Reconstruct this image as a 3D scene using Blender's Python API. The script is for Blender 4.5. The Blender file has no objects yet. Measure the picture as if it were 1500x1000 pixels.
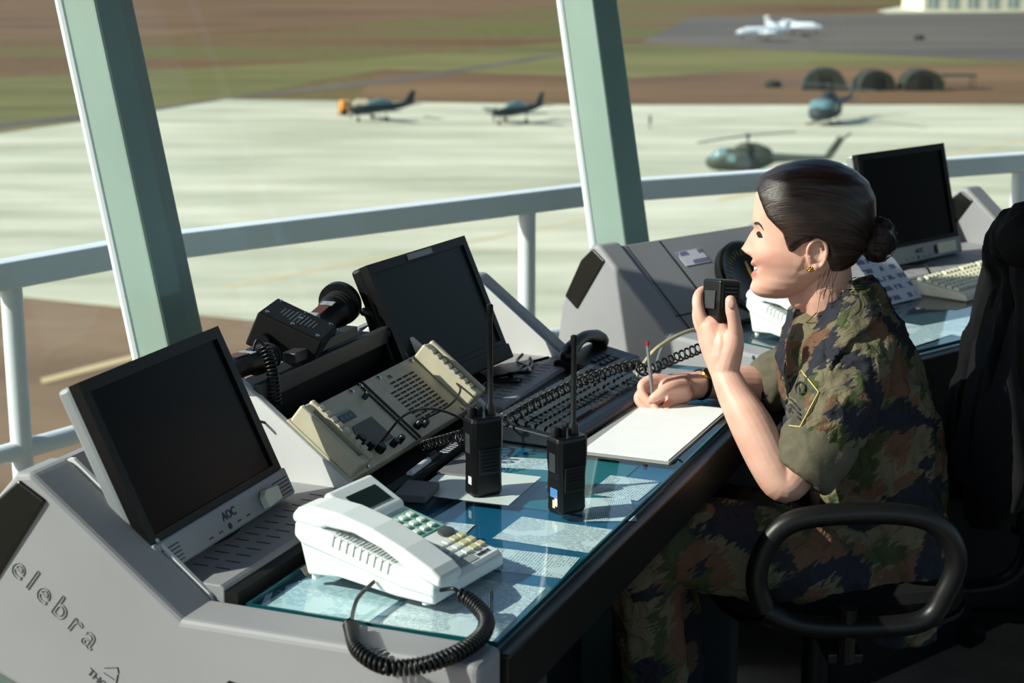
import bpy, bmesh, math, random
from mathutils import Vector, Matrix, noise
from mathutils.bvhtree import BVHTree
random.seed(7)
R = math.radians
scene = bpy.context.scene
COL = scene.collection

# ------------------------------------------------------------ camera, light
cam_d = bpy.data.cameras.new('camera'); cam = bpy.data.objects.new('camera', cam_d); COL.objects.link(cam)
PITCH = math.atan(580 / 2500)
cam.location = (0, 0, 1.56); cam.rotation_euler = (math.pi / 2 - PITCH, 0, 0)
cam_d.sensor_width = 36; cam_d.lens = 60.0; cam_d.clip_start = .05; cam_d.clip_end = 6000
cam_d.dof.use_dof = True; cam_d.dof.focus_distance = 2.75; cam_d.dof.aperture_fstop = 6.3
scene.camera = cam
SUN_TO = Vector((-.80, -.235, .56)).normalized()
w = bpy.data.worlds.new('sky'); scene.world = w; w.use_nodes = True
nt = w.node_tree; nt.nodes.clear()
sky = nt.nodes.new('ShaderNodeTexSky'); sky.sky_type = 'NISHITA'; sky.sun_disc = False
sky.sun_elevation = math.asin(SUN_TO.z); sky.sun_rotation = math.atan2(SUN_TO.x, SUN_TO.y)
bg = nt.nodes.new('ShaderNodeBackground'); bg.inputs[1].default_value = .19
wo = nt.nodes.new('ShaderNodeOutputWorld')
nt.links.new(sky.outputs[0], bg.inputs[0]); nt.links.new(bg.outputs[0], wo.inputs[0])
sun_d = bpy.data.lights.new('sun', 'SUN'); sun = bpy.data.objects.new('sun', sun_d); COL.objects.link(sun)
sun_d.energy = 6.6; sun_d.angle = R(.53); sun_d.color = (1, .95, .86)
sun.rotation_euler = (-SUN_TO).to_track_quat('-Z', 'Y').to_euler()
scene.view_settings.view_transform = 'Standard'; scene.view_settings.look = 'None'
scene.view_settings.exposure = 0.0; scene.view_settings.gamma = 1; scene.view_settings.use_curve_mapping = False

# ------------------------------------------------------------ materials
def srgb(c):
    return tuple(((x / 255) / 12.92 if x / 255 <= .04045 else ((x / 255 + .055) / 1.055) ** 2.4) for x in c[:3]) + (1,)
MATS = {}
def mat(name, col, rough=.5, metal=0, var=0, scale=20, bump=0, bscale=200, coat=0, spec=.5, dirt=None):
    if name in MATS: return MATS[name]
    m = bpy.data.materials.new(name); m.use_nodes = True; n = m.node_tree.nodes; l = m.node_tree.links
    p = n['Principled BSDF']; c = srgb(col)
    p.inputs['Base Color'].default_value = c; p.inputs['Roughness'].default_value = rough
    p.inputs['Metallic'].default_value = metal; p.inputs['Specular IOR Level'].default_value = spec
    p.inputs['Coat Weight'].default_value = coat
    tc = n.new('ShaderNodeTexCoord')
    if var:
        t = n.new('ShaderNodeTexNoise'); t.inputs['Scale'].default_value = scale; t.inputs['Detail'].default_value = 6
        l.new(tc.outputs['Object'], t.inputs['Vector'])
        r = n.new('ShaderNodeValToRGB'); r.color_ramp.elements[0].position = .3; r.color_ramp.elements[1].position = .7
        r.color_ramp.elements[0].color = tuple(x * (1 - var) for x in c[:3]) + (1,)
        r.color_ramp.elements[1].color = tuple(min(1, x * (1 + var)) for x in c[:3]) + (1,)
        l.new(t.outputs['Fac'], r.inputs['Fac']); l.new(r.outputs[0], p.inputs['Base Color'])
    if bump:
        t2 = n.new('ShaderNodeTexNoise'); t2.inputs['Scale'].default_value = bscale; t2.inputs['Detail'].default_value = 3
        l.new(tc.outputs['Object'], t2.inputs['Vector'])
        b = n.new('ShaderNodeBump'); b.inputs['Strength'].default_value = bump; b.inputs['Distance'].default_value = .002
        l.new(t2.outputs['Fac'], b.inputs['Height']); l.new(b.outputs[0], p.inputs['Normal'])
    MATS[name] = m; return m

def glass_mat(name, tint, refl=.06, rough=0.0, ior=1.45):
    m = bpy.data.materials.new(name); m.use_nodes = True; n = m.node_tree.nodes; l = m.node_tree.links
    n.remove(n['Principled BSDF']); o = n['Material Output']
    t = n.new('ShaderNodeBsdfTransparent'); t.inputs[0].default_value = tint
    g = n.new('ShaderNodeBsdfGlossy'); g.inputs['Roughness'].default_value = rough; g.inputs[0].default_value = (1, 1, 1, 1)
    f = n.new('ShaderNodeFresnel'); f.inputs[0].default_value = ior
    k = n.new('ShaderNodeMath'); k.operation = 'MULTIPLY'; k.inputs[1].default_value = refl
    mx = n.new('ShaderNodeMixShader')
    ge = n.new('ShaderNodeNewGeometry'); iv = n.new('ShaderNodeMath'); iv.operation = 'SUBTRACT'; iv.inputs[0].default_value = 1; l.new(ge.outputs['Backfacing'], iv.inputs[1])
    k2 = n.new('ShaderNodeMath'); k2.operation = 'MULTIPLY'; l.new(iv.outputs[0], k2.inputs[1])
    l.new(f.outputs[0], k.inputs[0]); l.new(k.outputs[0], k2.inputs[0]); l.new(k2.outputs[0], mx.inputs[0])
    l.new(t.outputs[0], mx.inputs[1]); l.new(g.outputs[0], mx.inputs[2]); l.new(mx.outputs[0], o.inputs[0])
    return m

# ------------------------------------------------------------ geometry helpers
def T(x=0, y=0, z=0): return Matrix.Translation((x, y, z))
def Rz(d): return Matrix.Rotation(R(d), 4, 'Z')
def Rx(d): return Matrix.Rotation(R(d), 4, 'X')
def Ry(d): return Matrix.Rotation(R(d), 4, 'Y')
def frame(o, x, y, z):
    m = Matrix.Identity(4)
    for i, a in enumerate((x, y, z)):
        a = Vector(a).normalized()
        for j in range(3): m[j][i] = a[j]
    for j in range(3): m[j][3] = o[j]
    return m
def frame2(o, x, up):
    x = Vector(x).normalized(); y = Vector(up).cross(x).normalized(); z = x.cross(y)
    return frame(o, x, y, z)
def tag(o, label=None, cat=None, group=None, kind=None):
    if label: o['label'] = label
    if cat: o['category'] = cat
    if group: o['group'] = group
    if kind: o['kind'] = kind
    return o
def thing(name, label, cat, M=None, group=None, kind=None):
    o = bpy.data.objects.new(name, None); COL.objects.link(o); o.empty_display_size = .05
    if M is not None: o.matrix_world = M
    return tag(o, label, cat, group, kind)
def spline(pts, n=8):
    """Catmull-Rom through points (any tuple length)"""
    P = [tuple(p) for p in pts]
    if len(P) < 3: return P
    Q = [tuple(2 * a - b for a, b in zip(P[0], P[1]))] + P + [tuple(2 * a - b for a, b in zip(P[-1], P[-2]))]
    out = []
    for i in range(1, len(Q) - 2):
        p0, p1, p2, p3 = Q[i - 1:i + 3]
        for k in range(n):
            t = k / n
            out.append(tuple(.5 * (2 * b + (c - a) * t + (2 * a - 5 * b + 4 * c - d) * t * t + (3 * b - a - 3 * c + d) * t ** 3) for a, b, c, d in zip(p0, p1, p2, p3)))
    out.append(P[-1]); return out

class MB:
    def __init__(s): s.v = []; s.f = []
    def add(s, vs, fs, M=None):
        o = len(s.v)
        for p in vs:
            p = Vector(p)
            s.v.append(tuple(M @ p) if M is not None else tuple(p))
        s.f += [tuple(i + o for i in f) for f in fs]; return s
    def box(s, c, d, M=None):
        x, y, z = (a / 2 for a in d); cx, cy, cz = c
        vs = [(cx + i * x, cy + j * y, cz + k * z) for k in (-1, 1) for j in (-1, 1) for i in (-1, 1)]
        return s.add(vs, [(0, 2, 3, 1), (4, 5, 7, 6), (0, 1, 5, 4), (2, 6, 7, 3), (0, 4, 6, 2), (1, 3, 7, 5)], M)
    def bb(s, x0, x1, y0, y1, z0, z1, M=None):
        return s.box(((x0 + x1) / 2, (y0 + y1) / 2, (z0 + z1) / 2), (x1 - x0, y1 - y0, z1 - z0), M)
    def prism(s, poly, h0, h1, M=None):
        """poly in local XY, extruded along Z"""
        n = len(poly); vs = [(x, y, h0) for x, y in poly] + [(x, y, h1) for x, y in poly]
        a = sum(poly[i][0] * poly[(i + 1) % n][1] - poly[(i + 1) % n][0] * poly[i][1] for i in range(n))
        fs = [tuple(range(n)), tuple(range(2 * n - 1, n - 1, -1))]
        fs += [(i, i + n, (i + 1) % n + n, (i + 1) % n) for i in range(n)]
        if a > 0: fs = [tuple(reversed(f)) for f in fs]
        return s.add(vs, fs, M)
    def tube(s, pts, r, n=10, M=None, caps=True, flat=1.0, upv=None):
        P = [Vector(p[:3]) for p in pts]; m = len(P)
        rr = [r] * m if not isinstance(r, (list, tuple)) else list(r)
        tg = [(P[min(i + 1, m - 1)] - P[max(i - 1, 0)]).normalized() for i in range(m)]
        up = Vector(upv) if upv else (Vector((0, 0, 1)) if abs(tg[0].z) < .9 else Vector((1, 0, 0)))
        a = (up - tg[0] * up.dot(tg[0])).normalized(); vs = []; fs = []
        for i in range(m):
            a = (a - tg[i] * a.dot(tg[i])).normalized(); b = tg[i].cross(a)
            for k in range(n):
                t = 2 * math.pi * k / n; vs.append(P[i] + (a * math.cos(t) * flat + b * math.sin(t)) * rr[i])
        for i in range(m - 1):
            for k in range(n):
                k2 = (k + 1) % n; fs.append((i * n + k, i * n + k2, (i + 1) * n + k2, (i + 1) * n + k))
        if caps:
            fs.append(tuple(range(n - 1, -1, -1))); fs.append(tuple((m - 1) * n + k for k in range(n)))
        return s.add(vs, fs, M)
    def limb(s, pts, sub=6, n=14, M=None, flat=1.0, upv=None):
        """pts (x,y,z,r): smooth tapered limb with round ends"""
        Q = spline(pts, sub); P = [Vector(q[:3]) for q in Q]; r = [q[3] for q in Q]
        t0 = (P[1] - P[0]).normalized(); t1 = (P[-1] - P[-2]).normalized()
        a = []; ra = []; b = []; rb = []
        for k in (1, 2, 3, 4):
            an = k / 4 * math.pi / 2 * .97
            a.insert(0, P[0] - t0 * r[0] * math.sin(an)); ra.insert(0, r[0] * math.cos(an))
            b.append(P[-1] + t1 * r[-1] * math.sin(an)); rb.append(r[-1] * math.cos(an))
        return s.tube(a + P + b, ra + r + rb, n, M, True, flat, upv)
    def lathe(s, prof, n=24, M=None, caps=True):
        vs = []; fs = []
        for r, z in prof:
            for k in range(n):
                t = 2 * math.pi * k / n; vs.append((r * math.cos(t), r * math.sin(t), z))
        for i in range(len(prof) - 1):
            for k in range(n):
                k2 = (k + 1) % n; fs.append((i * n + k, i * n + k2, (i + 1) * n + k2, (i + 1) * n + k))
        if caps:
            fs.append(tuple(range(n - 1, -1, -1))); fs.append(tuple((len(prof) - 1) * n + k for k in range(n)))
        return s.add(vs, fs, M)
    def ell(s, c, r, n=16, m=10, M=None):
        vs = []; fs = []
        for i in range(m + 1):
            ph = math.pi * i / m - math.pi / 2; ph = max(-1.55, min(1.55, ph))
            for k in range(n):
                t = 2 * math.pi * k / n
                vs.append((c[0] + r[0] * math.cos(ph) * math.cos(t), c[1] + r[1] * math.cos(ph) * math.sin(t), c[2] + r[2] * math.sin(ph)))
        for i in range(m):
            for k in range(n):
                k2 = (k + 1) % n; fs.append((i * n + k, i * n + k2, (i + 1) * n + k2, (i + 1) * n + k))
        fs.append(tuple(range(n - 1, -1, -1))); fs.append(tuple(m * n + k for k in range(n)))
        return s.add(vs, fs, M)
    def loft(s, rings, M=None, caps=True, closed=True):
        n = len(rings[0]); vs = [p for r in rings for p in r]; fs = []
        for i in range(len(rings) - 1):
            for k in range(n if closed else n - 1):
                k2 = (k + 1) % n; fs.append((i * n + k, i * n + k2, (i + 1) * n + k2, (i + 1) * n + k))
        if caps:
            fs.append(tuple(range(n - 1, -1, -1))); fs.append(tuple((len(rings) - 1) * n + k for k in range(n)))
        return s.add(vs, fs, M)
    def out(s, name, m, parent=None, smooth=False, bev=0, seg=2, M=None, kind=None, sharp=35, fix=True):
        me = bpy.data.meshes.new(name); me.from_pydata(s.v, [], s.f)
        if fix:
            b = bmesh.new(); b.from_mesh(me); bmesh.ops.recalc_face_normals(b, faces=b.faces); b.to_mesh(me); b.free()
        if smooth:
            me.polygons.foreach_set('use_smooth', [True] * len(me.polygons))
            if sharp: me.set_sharp_from_angle(angle=R(sharp))
        me.materials.append(m); o = bpy.data.objects.new(name, me); COL.objects.link(o)
        if parent: o.parent = parent
        if M is not None: o.matrix_local = M
        if bev:
            bm_ = o.modifiers.new('bevel', 'BEVEL'); bm_.width = bev; bm_.segments = seg; bm_.limit_method = 'ANGLE'; bm_.angle_limit = R(40)
            bm_.harden_normals = False
        if kind: o['kind'] = kind
        return o
def share(o, parent, M):
    c = o.copy(); COL.objects.link(c); c.parent = parent; c.matrix_local = M; return c
def copy_tree(o, parent=None):
    c = o.copy(); COL.objects.link(c); c.parent = parent
    if parent is not None: c.matrix_local = o.matrix_local
    for ch in list(o.children): copy_tree(ch, c)
    return c
def text(body, size, m, parent, M, ext=.0004, name='lettering', spacing=1.0, outline=0, align='LEFT', bold=0):
    cu = bpy.data.curves.new(name, 'FONT'); cu.body = body; cu.size = size; cu.space_character = spacing; cu.align_x = align
    if outline: cu.fill_mode = 'NONE'; cu.bevel_depth = outline; cu.bevel_resolution = 0
    else: cu.extrude = ext
    cu.offset = bold; cu.resolution_u = 3
    t = bpy.data.objects.new('tmp', cu); COL.objects.link(t)
    dg = bpy.context.evaluated_depsgraph_get(); me = bpy.data.meshes.new_from_object(t.evaluated_get(dg))
    bpy.data.objects.remove(t); me.materials.clear(); me.materials.append(m)
    o = bpy.data.objects.new(name, me); COL.objects.link(o); o.parent = parent; o.matrix_local = M
    return o
def coil(path, r, wire, turns, name, m, parent=None, per=10, n=5, M=None, lead=None):
    """helical cord wound about a path; lead = straight end pieces"""
    P = [Vector(p[:3]) for p in spline(path, 14)]
    L = [0]
    for i in range(1, len(P)): L.append(L[-1] + (P[i] - P[i - 1]).length)
    tot = L[-1]; N = int(turns * per); pts = []; a = Vector((0, 0, 1)); j = 0
    for i in range(N + 1):
        d = tot * i / N
        while j < len(L) - 2 and L[j + 1] < d: j += 1
        t = (d - L[j]) / max(1e-9, L[j + 1] - L[j]); p = P[j].lerp(P[j + 1], t); tg = (P[j + 1] - P[j]).normalized()
        a = (a - tg * a.dot(tg)).normalized(); b = tg.cross(a); th = 2 * math.pi * i / per
        pts.append(p + (a * math.cos(th) + b * math.sin(th)) * r)
    mb = MB().tube(pts, wire, n, M)
    for l in (lead or []): mb.tube(spline(l, 8), wire * 1.05, 6, M)
    return mb.out(name, m, parent, True, sharp=None)

# world position of a photo pixel on a horizontal plane / at a forward distance (1500x1000 frame)
CP, SP = math.cos(PITCH), math.sin(PITCH)
def _ray(px, py):
    a = (px - 750) / 2500; b = (500 - py) / 2500
    return Vector((a, CP + b * SP, -SP + b * CP))
def at(px, py, z):
    r = _ray(px, py); return Vector((0, 0, 1.56)) + r * ((z - 1.56) / r.z)
def atY(px, py, Y):
    r = _ray(px, py); return Vector((0, 0, 1.56)) + r * (Y / r.y)

# common materials
GREY = mat('console_grey', (146, 145, 149), .55, var=.05, scale=6, bump=.06, bscale=900)
GREY2 = mat('console_liner', (214, 212, 213), .5, var=.03, scale=8)
BLACK = mat('black_plastic', (11, 11, 13), .38, spec=.4)
BLACKM = mat('black_matte', (10, 10, 11), .65, spec=.3, var=.1)
DKGREY = mat('dark_grey_metal', (52, 53, 56), .45, var=.12, scale=30)
SILVER = mat('silver_plastic', (150, 154, 158), .35, metal=.2)
WHITE = mat('white_plastic', (228, 232, 232), .35, var=.02)
BEIGE = mat('beige_radio_paint', (196, 187, 164), .5, var=.07, scale=40, bump=.05)
CHROME = mat('bright_metal', (200, 200, 200), .25, metal=1)
TEAL = mat('tower_green_paint', (124, 143, 136), .4, var=.05, scale=5)
WPAINT = mat('rail_paint', (212, 219, 226), .45, var=.05, scale=4)
# ------------------------------------------------------------ the setting: tower cab
M1 = Vector((-.655, 3.17, .8)); M2 = Vector((.29, 4.28, .8)); M0 = M1 + Vector((-.69, -.724, 0)) * 3.75; M3 = M2 + Vector((.9, .438, 0)) * 2.3
MW = M0 + Vector((-.20, -.98, 0)) * 2.2
LEAN = {0: Vector((-.86, .35, 0)), 1: Vector((-.80, .60, 0)), 2: Vector((-.56, .83, 0)), 3: Vector((-.2, .95, 0)), 4: Vector((-1, .1, 0))}
MUL = {0: M0, 1: M1, 2: M2, 3: M3, 4: MW}
TAN = .25
def mul_at(i, z): return Vector((MUL[i].x, MUL[i].y, z)) + LEAN[i] * (TAN * (z - .8))
CEIL = 3.3
FLOORM = mat('vinyl_floor', (150, 132, 116), .5, var=.22, scale=7, bump=.05, bscale=60)
WALLM = mat('cab_wall_paint', (92, 96, 98), .8, var=.05)
CEILM = mat('ceiling_paint', (58, 60, 62), .9)
# floor and ceiling as one convex-ish outline
fl = [mul_at(4, 0), mul_at(0, 0), mul_at(1, 0), mul_at(2, 0), mul_at(3, 0), Vector((3.4, 3.6, 0)), Vector((3.4, -2.4, 0)), Vector((-3.7, -2.4, 0))]
floor = MB().prism([(p.x, p.y) for p in fl], -.12, 0).out('floor', FLOORM); tag(floor, kind='structure')
cl = [mul_at(4, CEIL + .1), mul_at(0, CEIL + .1), mul_at(1, CEIL + .1), mul_at(2, CEIL + .1), mul_at(3, CEIL + .1), Vector((3.6, 3.8, 0)), Vector((3.6, -2.5, 0)), Vector((-4.4, -2.5, 0))]
ceil = MB().prism([(p.x, p.y) for p in cl], CEIL, CEIL + .15).out('ceiling', CEILM); tag(ceil, kind='structure')
def wall(name, a, b, z0=0, z1=CEIL, t=.1):
    d = (b - a); L = d.length
    o = MB().bb(0, L, -t, 0, z0, z1).out(name, WALLM, M=frame2((a.x, a.y, 0), (d.x, d.y, 0), (0, 0, 1))); tag(o, kind='structure'); return o
wall('wall_right', Vector((3.4, -2.4, 0)), Vector((3.4, 3.6, 0)), 0, .55)
wr = thing('window_5', None, None, kind='structure')
wall('wall_corner', Vector((3.4, 3.6, 0)), Vector((mul_at(3, 0).x, mul_at(3, 0).y, 0)) + Vector((.05, -.02, 0)))
wall('wall_back', Vector((-3.7, -2.4, 0)), Vector((3.4, -2.4, 0)), 0, .55)
wb = thing('window_6', None, None, kind='structure')
wall('wall_left', Vector((mul_at(4, 0).x, mul_at(4, 0).y, 0)), Vector((-3.7, -2.4, 0)))
SILLM = mat('sill_paint', (120, 132, 128), .6)
GLASS = glass_mat('window_glass', (.945, .985, .96, 1), .45, .0)
MB().bb(3.40, 3.412, -2.4, 3.6, .55, CEIL).out('pane', GLASS, wr)
MB().bb(-3.7, 3.4, -2.412, -2.40, .55, CEIL).out('pane', GLASS, wb)
for xx in (-3.6, -2.2, -.8, .6, 2.0, 3.3): MB().bb(xx - .06, xx + .06, -2.46, -2.34, .55, CEIL).out('post', TEAL, wb, bev=.006)
for yy in (-2.3, -.9, .6, 2.1, 3.5): MB().bb(3.34, 3.46, yy - .06, yy + .06, .55, CEIL).out('post', TEAL, wr, bev=.006)
for k, (i, j) in enumerate(((0, 4), (1, 0), (2, 1), (3, 2))):
    a, b = mul_at(i, 0), mul_at(j, 0); a2, b2 = mul_at(i, .30), mul_at(j, .30); a3, b3 = mul_at(i, CEIL), mul_at(j, CEIL)
    n = (a3 - a).cross(b - a).normalized() * .012
    root = thing('window_%d' % (k + 1), None, None, kind='structure')
    MB().loft([[a, b, b2, a2], [a + n * 5, b + n * 5, b2 + n * 5, a2 + n * 5]]).out('sill_panel', SILLM, root)
    MB().loft([[a2, b2, b3, a3], [a2 + n * .6, b2 + n * .6, b3 + n * .6, a3 + n * .6]]).out('pane', GLASS, root)
# mullions
def mullion(k, i, fa, wa, wb):
    """box post with a left face turned fa degrees, plus a round glazing bead on its outer edge"""
    root = thing('trim_%d' % k, None, None, kind='structure')
    l = Vector((-math.cos(R(fa)), -math.sin(R(fa)), 0)); r = Vector((math.sin(R(fa)), -math.cos(R(fa)), 0))
    rings = []
    for z in (0.0, CEIL):
        c = mul_at(i, z) ; rings.append([c, c - l * wb, c - l * wb - r * wa, c - r * wa])
    MB().loft(rings).out('post', TEAL, root, bev=.006)
    a, b = mul_at(i, 0) - r * (wa + .006), mul_at(i, CEIL) - r * (wa + .006)
    MB().tube([a, b], .011, 10).out('glazing_bead', WPAINT, root, smooth=True)
for k, (i, fa) in enumerate(((1, 42), (2, 36), (0, 60), (3, 20), (4, 70))):
    mullion(k + 1, i, fa, .125, .085)
# ------------------------------------------------------------ catwalk outside with its railing
ZR = .85
P0, P1, P2, P3 = at(-420, 455, ZR), at(215, 352, ZR), at(900, 264, ZR), at(1900, 196, ZR)
P1 = at(218, 344, ZR)
RAIL = [P0, P1, P2, P3]
CATM = mat('catwalk_concrete', (120, 112, 100), .85, var=.12, scale=4)
cw = MB().prism([(p.x, p.y) for p in (mul_at(0, 0), mul_at(1, 0), mul_at(2, 0), mul_at(3, 0))] + [(p.x, p.y + .06) for p in (P3, P2, P1, P0)], -.34, -.22).out('catwalk', CATM); tag(cw, kind='structure')
rail = thing('catwalk_railing', 'pale painted catwalk railing of flat top bar, round pipes and posts outside the windows', 'railing', T(P1.x, P1.y, 0))
inv = T(-P1.x, -P1.y, 0)
for a, b in zip(RAIL[:-1], RAIL[1:]):
    d = (b - a); L = d.length; F_ = inv @ frame2((a.x, a.y, ZR), d, (0, 0, 1))
    MB().bb(-.01, L + .01, -.03, .03, -.066, 0, F_).out('top_bar', WPAINT, rail, bev=.006)
    MB().tube([(0, 0, -.46), (L, 0, -.46)], .024, 12, F_).out('middle_pipe', WPAINT, rail, smooth=True)
    MB().tube([(0, 0, -.80), (L, 0, -.80)], .024, 12, F_).out('lower_pipe', WPAINT, rail, smooth=True)
def post_at(px, py, seg):
    p = at(px, py, ZR - .05); a, b = RAIL[seg], RAIL[seg + 1]; d = (b - a)
    # foot of the pixel ray on the rail's vertical plane
    n = Vector((-d.y, d.x, 0)).normalized(); r = _ray(px, py); t = (a - Vector((0, 0, 1.56))).dot(n) / r.dot(n); q = Vector((0, 0, 1.56)) + r * t
    MB().tube([(q.x, q.y, -.22), (q.x, q.y, ZR - .05)], .026, 12, inv).out('post', WPAINT, rail, smooth=True)
post_at(17, 432, 0); post_at(772, 316, 1); post_at(1493, 256, 2); post_at(-300, 480, 0)
# ------------------------------------------------------------ the airfield
GZ = -20.44
def ground_mat():
    m = bpy.data.materials.new('dry_field'); m.use_nodes = True; n = m.node_tree.nodes; l = m.node_tree.links; p = n['Principled BSDF']
    p.inputs['Roughness'].default_value = .95; p.inputs['Specular IOR Level'].default_value = .1
    tc = n.new('ShaderNodeTexCoord'); mp = n.new('ShaderNodeMapping'); mp.inputs['Scale'].default_value = (.006, .022, 1); mp.inputs['Rotation'].default_value = (0, 0, R(8))
    l.new(tc.outputs['Object'], mp.inputs[0])
    a = n.new('ShaderNodeTexNoise'); a.inputs['Scale'].default_value = 1.0; a.inputs['Detail'].default_value = 7; a.inputs['Roughness'].default_value = .6
    l.new(mp.outputs[0], a.inputs['Vector'])
    r = n.new('ShaderNodeValToRGB'); e = r.color_ramp.elements
    e[0].position = .30; e[0].color = srgb((90, 66, 46)); e[1].position = .78; e[1].color = srgb((112, 104, 66))
    for pos, c in ((.42, (102, 78, 54)), (.50, (106, 86, 60)), (.58, (98, 94, 56)), (.67, (92, 92, 52))):
        q = e.new(pos); q.color = srgb(c)
    l.new(a.outputs['Fac'], r.inputs[0])
    b = n.new('ShaderNodeTexNoise'); b.inputs['Scale'].default_value = .35; b.inputs['Detail'].default_value = 6; l.new(tc.outputs['Object'], b.inputs['Vector'])
    mx = n.new('ShaderNodeMix'); mx.data_type = 'RGBA'; mx.blend_type = 'OVERLAY'; mx.inputs[0].default_value = .35
    l.new(r.outputs[0], mx.inputs[6]); l.new(b.outputs['Fac'], mx.inputs[7]); l.new(mx.outputs[2], p.inputs['Base Color'])
    return m
def slab_mat(name, c1, c2, rough=.9, sx=.02, sy=.12, joint=0, jcol=(190, 170, 130)):
    m = bpy.data.materials.new(name); m.use_nodes = True; n = m.node_tree.nodes; l = m.node_tree.links; p = n['Principled BSDF']
    p.inputs['Roughness'].default_value = rough; p.inputs['Specular IOR Level'].default_value = .15
    tc = n.new('ShaderNodeTexCoord'); mp = n.new('ShaderNodeMapping'); mp.inputs['Scale'].default_value = (sx, sy, 1); l.new(tc.outputs['Object'], mp.inputs[0])
    a = n.new('ShaderNodeTexNoise'); a.inputs['Scale'].default_value = 1; a.inputs['Detail'].default_value = 8; a.inputs['Roughness'].default_value = .62
    l.new(mp.outputs[0], a.inputs['Vector'])
    r = n.new('ShaderNodeValToRGB'); e = r.color_ramp.elements; e[0].position = .34; e[1].position = .66; e[0].color = srgb(c1); e[1].color = srgb(c2)
    l.new(a.outputs['Fac'], r.inputs[0]); l.new(r.outputs[0], p.inputs['Base Color'])
    return m
def gpoly(name, pts, z, m, label=None):
    q = [at(x, y, GZ) for x, y in pts]
    o = MB().prism([(p.x, p.y) for p in q], GZ + z - .05, GZ + z).out(name, m); tag(o, kind='structure'); return o
g = MB().bb(-2500, 2500, -300, 4500, GZ - 1, GZ).out('ground', ground_mat()); tag(g, kind='structure')
CONC = slab_mat('apron_concrete', (160, 161, 138), (204, 200, 178), sx=.03, sy=.14)
DIRT = slab_mat('bare_soil', (90, 66, 48), (122, 96, 68), sx=.01, sy=.05)
GRASS = slab_mat('dry_grass', (90, 88, 50), (118, 112, 68), sx=.012, sy=.06)
ASPH = slab_mat('asphalt', (84, 78, 74), (104, 96, 88), sx=.01, sy=.05)
PAVE = slab_mat('brown_paving', (108, 88, 70), (134, 112, 90), sx=.05, sy=.1)
STRIPE = slab_mat('faded_yellow_line', (186, 164, 122), (200, 182, 144))
gpoly('apron', [(-420, 262), (0, 196), (180, 171), (330, 146), (600, 150), (860, 154), (2300, 154), (2300, 640), (1200, 640), (560, 487), (310, 464), (0, 432), (-900, 360)], .06, CONC)
gpoly('forecourt', [(-900, 362), (0, 434), (310, 466), (560, 489), (1200, 640), (1200, 1100), (-300, 1100)], .03, PAVE)
gpoly('soil_verge', [(560, 100), (930, 112), (1200, 96), (2300, 82), (2300, 153), (860, 153), (600, 149), (520, 146)], .02, DIRT)
gpoly('grass_verge', [(330, 145), (-300, 245), (-300, 130), (520, 88), (840, 60), (1500, 92), (2200, 84), (1200, 98), (930, 114), (560, 102)], .03, GRASS)
gpoly('far_soil', [(-300, 66), (240, 52), (700, 22), (840, 4), (840, -12), (-300, 2)], .03, DIRT)
gpoly('taxiway', [(940, 62), (1010, 26), (1300, 20), (2200, 12), (2200, 88), (1500, 90), (1010, 66)], .05, ASPH)
gpoly('service_road', [(-300, 210), (230, 158), (330, 143), (600, 112), (860, 72), (860, 76), (600, 118), (340, 146), (230, 164), (-300, 220)], .05, ASPH)
gpoly('gravel_patch', [(1285, 16), (1350, 4), (2000, 0), (2000, 12), (1300, 20)], .07, CONC)
for s in ([(60, 556), (200, 520), (204, 526), (62, 564)], [(330, 420), (860, 322), (864, 323), (332, 423)], [(1000, 375), (1110, 340), (1114, 344), (1004, 380)], [(1050, 292), (1500, 205), (1500, 207), (1054, 295)]):
    gpoly('painted_line', s, .08, STRIPE)
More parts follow.
